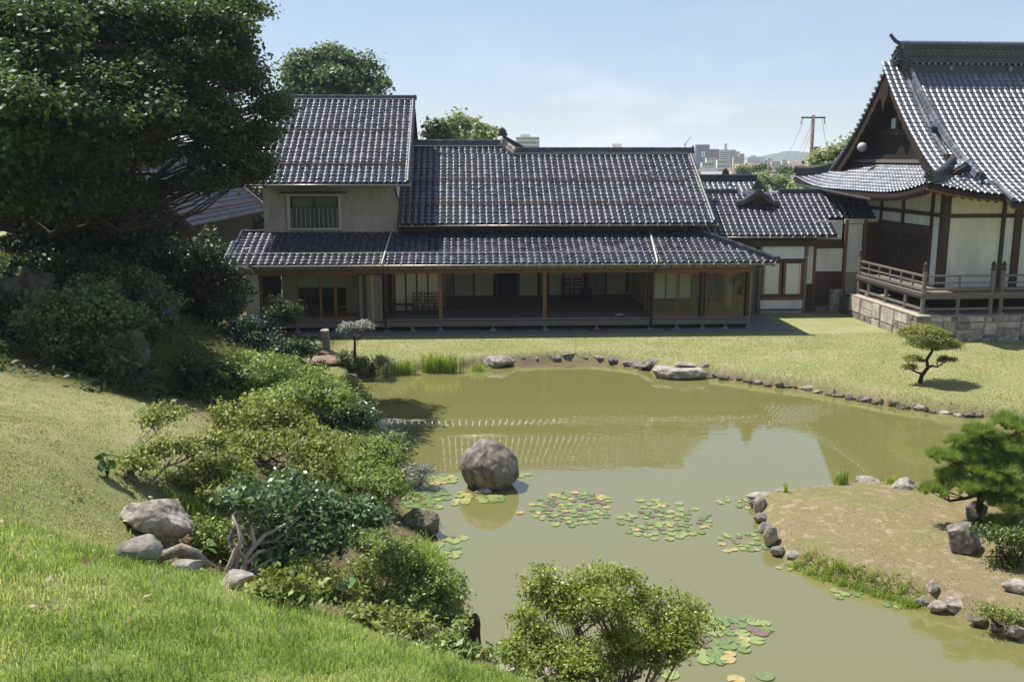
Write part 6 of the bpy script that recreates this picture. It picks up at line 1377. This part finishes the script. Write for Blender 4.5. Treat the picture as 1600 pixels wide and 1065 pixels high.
lily(812, 801, 13, 'gold', 'alone in open water below the boulder', 'alone below the boulder')
raft(895, 795, 66, 28, 100, (8, 14), 'left central raft', 'in the left central raft', ('green', 'green', 'green', 'lime', 'lime', 'lime', 'purple', 'purple', 'purple', 'gold'))
raft(1040, 814, 72, 29, 80, (8, 15), 'right central raft', 'in the right central raft', ('green', 'green', 'green', 'lime', 'lime', 'lime', 'purple', 'purple', 'purple', 'gold'))
raft(1015, 784, 18, 5, 2, (14, 17), 'just behind the right central raft', 'in the right central raft', ('lime',))
raft(1150, 785, 30, 12, 12, (7, 11), 'cluster off the far point of the spit', 'off the point of the spit', ('lime', 'green', 'gold', 'purple'))
raft(1165, 845, 42, 22, 26, (8, 13), 'cluster left of the spit', 'left of the spit', ('green', 'green', 'lime', 'purple', 'gold'))
raft(1230, 888, 24, 6, 4, (6, 9), 'along the left shore of the spit', 'left of the spit', ('green', 'gold', 'purple'))
raft(705, 850, 28, 26, 12, (12, 20), 'cluster off the mossy shore rock', 'off the mossy rock', ('green', 'lime', 'purple'))
lily(721, 848, 21, 'gold', 'off the mossy rock on the left shore', 'off the mossy rock')
raft(1120, 1000, 50, 36, 34, (16, 27), 'big raft right of the front shrub', 'right of the front shrub', ('green', 'green', 'green', 'green', 'lime', 'lime', 'gold', 'purple'))
raft(1150, 985, 55, 22, 8, (18, 27), 'outer pads right of the front shrub', 'right of the front shrub', ('lime', 'green', 'purple'))
lily(1200, 977, 26, 'gold', 'to the right of the front shrub', 'right of the front shrub')
lily(1047, 1054, 28, 'lime', 'at the frame bottom below the front shrub', 'at the frame bottom'); lily(1195, 1056, 28, 'green', 'alone at the frame bottom right of the curled leaf', 'alone at the frame bottom'); lily(1150, 1062, 26, 'gold', 'at the frame bottom below the large raft', 'at the frame bottom')
raft(1320, 928, 26, 8, 9, (8, 14), 'cluster below the spit grass strip', 'below the spit grass', ('green', 'lime', 'gold', 'purple'))
raft(1402, 942, 18, 9, 6, (9, 14), 'below the bright grass strip of the spit', 'below the spit grass', ('green', 'lime'))

# ------------------------------------------------------------------ bridge slab, stone post, stump, tarp
p = on_z(545, 569, .05); o = thing('stone_bridge', 'flat brown stone slab bridging the narrow pond corner', 'stone bridge', p, .1)
rock('slab', (0, 0, 0), (1.05, .55, .14), mat('brown_stone', (.27, .20, .15), .85, .2, col2=(.14, .10, .075), scale=4, bump=.5, bscale=10), None, None, None, 301, cuts=4, flat=.08).parent = o
rock('support_stone', (.8, -.1, -.22), (.28, .3, .24), STONED, None, None, None, 302).parent = o
bpy.data.objects['stone_bridge'].location = (p.x-.7, p.y+.4, .12)
p = on_z(510, 553, 0.05); o = thing('stone_post', 'short square stone post with a pale top near the bridge', 'stone post', p, .1)
MB().box(-.13, .13, -.13, .13, 0.1, .78).build('shaft', STONE, o); rock('cap_stone', (0, 0, .84), (.19, .18, .10), STONEW, None, None, None, 303, cuts=4).parent = o
rock('base_stone', (.06, -.12, .03), (.36, .28, .15), mat('brown_stone', (.2, .2, .2)), None, None, None, 304, cuts=5).parent = o
p = gp(733, 1018); o = thing('rotten_stump', 'dark weathered stump standing at the lower left shore', 'stump', p, 0)
mb = MB(); rg_ = np.random.default_rng(3); nn = 14; prof_ = [(.16, -.2), (.14, .1), (.12, .28), (.12, .42), (.09, .48)]; vs_ = []; fs_ = []
for r_, z in prof_:
    for k in range(nn):
        th = 2*math.pi*k/nn; q = r_*(1+.22*math.sin(3*th+1)+.12*math.sin(7*th)); vs_.append((q*math.cos(th)+z*.05, q*math.sin(th), z+(.08*math.sin(2*th) if z > .4 else 0)))
for i in range(4):
    for k in range(nn): fs_.append((i*nn+k, i*nn+(k+1) % nn, (i+1)*nn+(k+1) % nn, (i+1)*nn+k))
fs_.append(tuple(4*nn+k for k in range(nn))); mb.add(vs_, fs_).build('wood', mat('rotten_wood', (.075, .06, .05), .9, .15, .6, 9, bump=.8, bscale=25, stretch=(3, 3, .5)), o)
p = on_y(222, 440, 29.0); o = thing('blue_tarp', 'crumpled bright blue tarp under the trees at the left', 'tarp', (p.x, p.y, ground_z(p.x, p.y)), 0)
hz_ = max(.5, p.z-ground_z(p.x, p.y)); V = []; F = []
for i in range(17):
    for j in range(13):
        u, v = i/16-.5, j/12-.5; q = max(abs(u), abs(v))*2; V.append((u*1.5+.05*noise.noise(Vector((u*5, v*5, 7))), v*1.1, hz_*(1-sst(q, .55, 1.0))*.95+.10*noise.noise(Vector((u*7, v*7, 2)))+.05))
for i in range(16):
    for j in range(12): F.append((i*13+j, i*13+j+1, (i+1)*13+j+1, (i+1)*13+j))
MB().add(V, F).build('sheet', mat('blue_plastic', (.012, .045, .19), .45, .4), o, smooth=True)
MB().box(-.35, .35, -.22, .22, 0, hz_*.7).build('covered_pile', WOODD, o)
# fallen leaves
rg_ = np.random.default_rng(8); Y = 5+10.5*rg_.random(170); X = -.58*Y+rg_.random(170)*(.58*Y-2.2); ok = X < edge_x(Y)-.1; X, Y = X[ok], Y[ok]
V, F = leaves_np(np.stack([X, Y, height(X, Y)+.03], -1), np.array([0, 0, 1.0])+rg_.normal(size=(len(X), 3))*.25, .04+.05*rg_.random(len(X)), .6, rg_)
tag(np_mesh('leaf_litter', V, F, leafmat('fallen_leaf', (.06, .04, .02), (.16, .10, .05), (.42, .36, .26), .8, .2, .1), tint=rg_.random(len(X))), 'scattered fallen leaves on the grass slope', 'fallen leaves', kind='stuff')

# ------------------------------------------------------------------ utility poles and wires
def pole(label, px, ytop, Y, seed, arms=True):
    p = on_y(px, ytop, Y); h = p.z; o = thing('utility_pole', label, 'utility pole', (p.x, Y, -.5))
    CONC = mat('brown_concrete', (.20, .15, .12), .85, .2, .3, 3)
    MB().tube([(0, 0, 0), (0, 0, h+.5)], [.17, .13], 10).build('shaft', CONC, o, smooth=True)
    if arms:
        z = h+.5-.25; MB().box(-.95, .95, -.06, .06, z, z+.12).build('crossarm', PIPED, o)
        for q in (-.85, .85): MB().tube([(q, 0, z), (q-.12*np.sign(q)*-1, 0, z-.45)], .035, 6).build('insulator', PIPED, o)
        MB().lathe((.42, 0, z-3.2), [(.05, 0), (.24, .03), (.26, .9), (.2, 1.0), (.05, 1.02)], 12).build('transformer', mat('transformer_grey', (.30, .30, .31), .5, .4), o)
        MB().box(.02, .45, -.05, .05, z-3.2, z-3.1).build('bracket', PIPED, o)
    return o
po = pole('brown concrete utility pole with transformer left of the temple roof', 1271, 180, 78, 1)
zt = on_y(1271, 180, 78)
def wire(label, a_, b_, sag, r=.016):
    a_, b_ = Vector(a_), Vector(b_); pts = [a_.lerp(b_, t_)-Vector((0, 0, sag*4*t_*(1-t_))) for t_ in np.linspace(0, 1, 13)]
    tag(MB().tube(pts, r, 4, cap=False).build('power_line', PIPED), label, 'power line')
wire('upper power line running down left from the pole crossarm', on_y(1255, 190, 78), on_y(1222, 255, 190), .5)
wire('middle power line running left from the pole', on_y(1268, 196, 78), on_y(1232, 262, 190), .5)
wire('lower power line running left from the pole', on_y(1268, 206, 78), on_y(1240, 262, 190), .5)
wire('short power line dropping right of the pole', on_y(1285, 187, 78), on_y(1294, 235, 90), .3)
pole('plain thin pole among the low town houses', 1201, 256, 150, 2, False)

# ------------------------------------------------------------------ town, hills
def cmat(n, c): return mat('town_'+n, c, .8, .2, .12, .2)
WIN = mat('town_window', (.10, .13, .16), .3, .5)
def tower(label, x0, x1, ytop, Y, col, floors, kind='band', depth=None, extra=None, cat='building'):
    a_ = on_y(x0, ytop, Y); b_ = on_y(x1, ytop, Y); wd = b_.x-a_.x; h = a_.z+.6; dp = depth or wd*.7
    o = thing('apartment_block' if kind != 'low' else 'town_building', label, cat, ((a_.x+b_.x)/2, Y, -.6))
    MB().box(-wd/2, wd/2, 0, dp, 0, h).build('wall', col, o); e = wd*.01
    fh = h/floors
    for i in range(floors):
        z0 = i*fh+fh*.3; z1 = i*fh+fh*.8
        if z1 < (h-34 if h > 60 else -1): continue
        if kind == 'band': MB().box(-wd*.47, wd*.47, -.15, -.02, z0, z1).build('window_band', WIN, o); MB().box(-wd*.49, wd*.49, -1.0, -.16, z0-fh*.14, z0+fh*.1).build('balcony', col, o)
        else:
            for k in range(6):
                xx = -wd*.43+k*wd*.155; MB().box(xx, xx+wd*.09, -.12, -.02, z0, z1).build('window', WIN, o)
    if extra: extra(o, wd, dp, h)
    return o
WH = cmat('white', (.62, .62, .60)); GR = cmat('grey', (.42, .43, .45)); PK = cmat('pinkish', (.46, .36, .32)); BR = cmat('brown', (.28, .16, .13)); BL = cmat('blue', (.05, .09, .20)); CRm = cmat('cream', (.55, .50, .42))
def top_box(f0, f1, hh, m): return lambda o, wd, dp, h: MB().box(wd*(f0-.5), wd*(f1-.5), dp*.2, dp*.6, h, h+hh).build('roof_house', m, o)
tower('pale apartment block right behind the ridge ornament', 806, 843, 214, 420, WH, 9, extra=top_box(.2, .6, 1.2, WH))
tower('low white block on the skyline above the middle of the main ridge', 951, 1012, 230, 700, WH, 6, 'win', extra=top_box(.1, .35, 2.5, WH))
tower('tiny pale building low on the skyline left of the white block', 885, 920, 238, 900, GR, 4, 'win')
def sign(o, wd, dp, h):
    MB().box(-wd*.12, wd*.16, -.5, -.02, h*.50, h*.72).build('sign_panel', mat('sign_pale', (.55, .72, .70), .6, .2), o); MB().box(-wd*.02, wd*.07, -.6, -.51, h*.55, h*.67).build('sign_mark', BL, o)
tower('dark blue block with a pale square sign near the right ridge end', 1089, 1109, 226, 620, BL, 8, 'none', extra=sign)
tower('brown brick apartment block right of the dark blue block', 1109, 1124, 233, 640, BR, 9)
tower('tall pale tower with a roof turret among the town blocks', 1124, 1141, 234, 660, WH, 9, extra=top_box(.45, .75, 4, WH))
tower('grey block right of the pale tower', 1141, 1150, 234, 690, GR, 10)
tower('slim mauve block stepping down in the town', 1150, 1156, 237, 700, PK, 9)
tower('pale block at the right end of the tower group', 1155, 1163, 240, 680, GR, 8)
tower('cream low block below the slim tower', 1146, 1155, 245, 480, CRm, 6)
tower('pale low building under the brown block', 1121, 1136, 250, 380, WH, 4, 'win')
tower('long grey hall on the far skyline', 1168, 1188, 246, 950, GR, 5, 'win', extra=top_box(.3, .7, 2, GR))
tower('far pale block right of the grey hall', 1186, 1197, 246, 1000, WH, 5, 'win')
tower('wide pinkish low building in the town', 1155, 1200, 256, 420, PK, 3, 'win')
tower('low beige building below the brick block', 1097, 1115, 254, 360, CRm, 4, 'win')
tower('pale skyline block at the far left of the ridge', 846, 860, 236, 1100, GR, 5, 'win')
def townhouse(label, x0, x1, yr, Y, rcol, wall=WH, yaw=0):
    a_ = on_y(x0, yr, Y); b_ = on_y(x1, yr, Y); wd = b_.x-a_.x; h = max(3.2, a_.z+.6); o = thing('town_house', label, 'house', ((a_.x+b_.x)/2, Y, -.6), yaw); dp = max(5, wd*.6); rh = min(2.4, h*.35)
    MB().box(-wd/2, wd/2, -dp/2, dp/2, 0, h-rh).build('wall', wall, o)
    MB().prism([(-wd*.55, -dp*.6, h-rh), (-wd*.55, 0, h), (-wd*.55, dp*.6, h-rh)], (wd*1.1, 0, 0)).build('roof', rcol, o)
    for k in range(3): MB().box(-wd*.38+k*wd*.3, -wd*.38+k*wd*.3+wd*.16, -dp/2-.06, -dp/2-.004, (h-rh)*.4, (h-rh)*.75).build('window', WIN, o)
GRR = mat('town_grey_roof', (.17, .175, .19), .45, .5, .3, .6); RED = mat('town_red_roof', (.30, .16, .12), .7, .3, .2, .6); LGR = mat('town_pale_roof', (.36, .37, .38), .5, .4, .2, .6)
for lab, x0, x1, yr, Y, rc in (('long pale-roofed hall just beyond the corridor wing', 1098, 1140, 268, 150, LGR), ('reddish-roofed house left of the dark town tree', 1136, 1160, 262, 260, RED), ('pale-walled house with a grey roof behind the young tree', 1164, 1186, 270, 210, GRR), ('broad reddish roof in the middle of the town', 1160, 1192, 256, 330, RED),
        ('grey-roofed house left of the temple corner', 1216, 1236, 268, 190, GRR), ('pale-roofed house nearest the temple corner', 1212, 1240, 282, 130, LGR), ('small grey house higher in the town', 1204, 1222, 260, 300, GRR), ('little house at the foot of the far hill', 1222, 1240, 256, 420, GRR), ('reddish house at the foot of the far hill', 1236, 1258, 252, 480, RED), ('pale house half hidden by the young tree', 1186, 1210, 278, 170, LGR), ('grey roof at the left of the town by the ridge end', 1095, 1120, 262, 240, GRR)):
    townhouse(lab, x0, x1, yr, Y, rc)
for lab, x0, x1, yt, Y, m_, fl in (('small grey block right of the far pale block', 1199, 1207, 247, 900, GR, 5), ('low mauve block above the young tree', 1206, 1220, 252, 620, PK, 4), ('cream block near the foot of the wooded hill', 1222, 1230, 250, 700, CRm, 4), ('grey roofline block behind the right ridge end', 1062, 1088, 236, 800, GR, 5), ('pale slab building left of the crane', 1030, 1052, 240, 950, WH, 4), ('white low block in front of the brown block', 1104, 1120, 247, 460, WH, 5)):
    tower(lab, x0, x1, yt, Y, m_, fl, 'win')
# construction crane
p = on_y(1077, 214, 800); o = thing('construction_crane', 'thin reddish crane jib above the right end of the ridge', 'crane', (p.x-3, 800, -.6)); CRN = mat('crane_red', (.45, .16, .12), .6, .3)
MB().beam((0, 0, 0), (0, 0, p.z-5), .8, .8, up=(0, 1, 0)).build('mast', CRN, o); MB().beam((-1, 0, p.z-6), (4.2, 0, p.z+.6), .7, .7).build('jib', CRN, o)
HILL = mat('far_hill_forest', (.05, .075, .045), .95, .05, .4, .004, detail=8)
def hill(label, pts, Y, dep):
    V = []; F = []; n_ = len(pts)
    xs = np.linspace(pts[0][0], pts[-1][0], 60)
    for j, f in enumerate((0, .35, .7, 1, .6, 0)):
        for x in xs:
            yt = np.interp(x, [q[0] for q in pts], [q[1] for q in pts])+.8*math.sin(x*.35)+.5*math.sin(x*.9); p = on_y(x, yt, Y); V.append((p.x, Y-dep*.5+dep*.2*j, -.6+(max(0, p.z)+.6)*f))
    for j in range(5):
        for i in range(59): F.append((j*60+i, j*60+i+1, (j+1)*60+i+1, (j+1)*60+i))
    tag(MB().add(V, F).build('hill', HILL, smooth=True), label, 'hill', kind='structure')
hill('low wooded hill on the skyline left of the temple', [(1150,252),(1195,246),(1215,241),(1240,236),(1262,237),(1300,242),(1400,240),(1560,250)], 2200, 500)
hill('faint blue hill behind the middle of the main ridge', [(780,250),(840,240),(868,229),(890,235),(930,242),(1000,247),(1100,250)], 3200, 600)
hill('long faint ridge far along the horizon', [(-900,235),(0,238),(600,243),(1000,247),(1300,243),(2000,238),(2600,236)], 3900, 600)

# ------------------------------------------------------------------ hazy air over the town
HZ = bpy.data.materials.new('thin_haze'); HZ.use_nodes = True; t = HZ.node_tree; t.nodes.clear()
ho = t.nodes.new('ShaderNodeOutputMaterial'); pv = t.nodes.new('ShaderNodeVolumePrincipled'); pv.inputs['Color'].default_value = (.76, .83, 1.0, 1); pv.inputs['Density'].default_value = 0.00028; pv.inputs['Anisotropy'].default_value = 0.2
t.links.new(pv.outputs[0], ho.inputs['Volume'])
hzb = MB().box(gx[0]-50, gx[-1]+50, gy[0]-50, gy[-1]+50, -2.2, 62).build('haze', HZ); tag(hzb, 'thin pale blue haze in the air over the distant town', 'haze', kind='stuff')
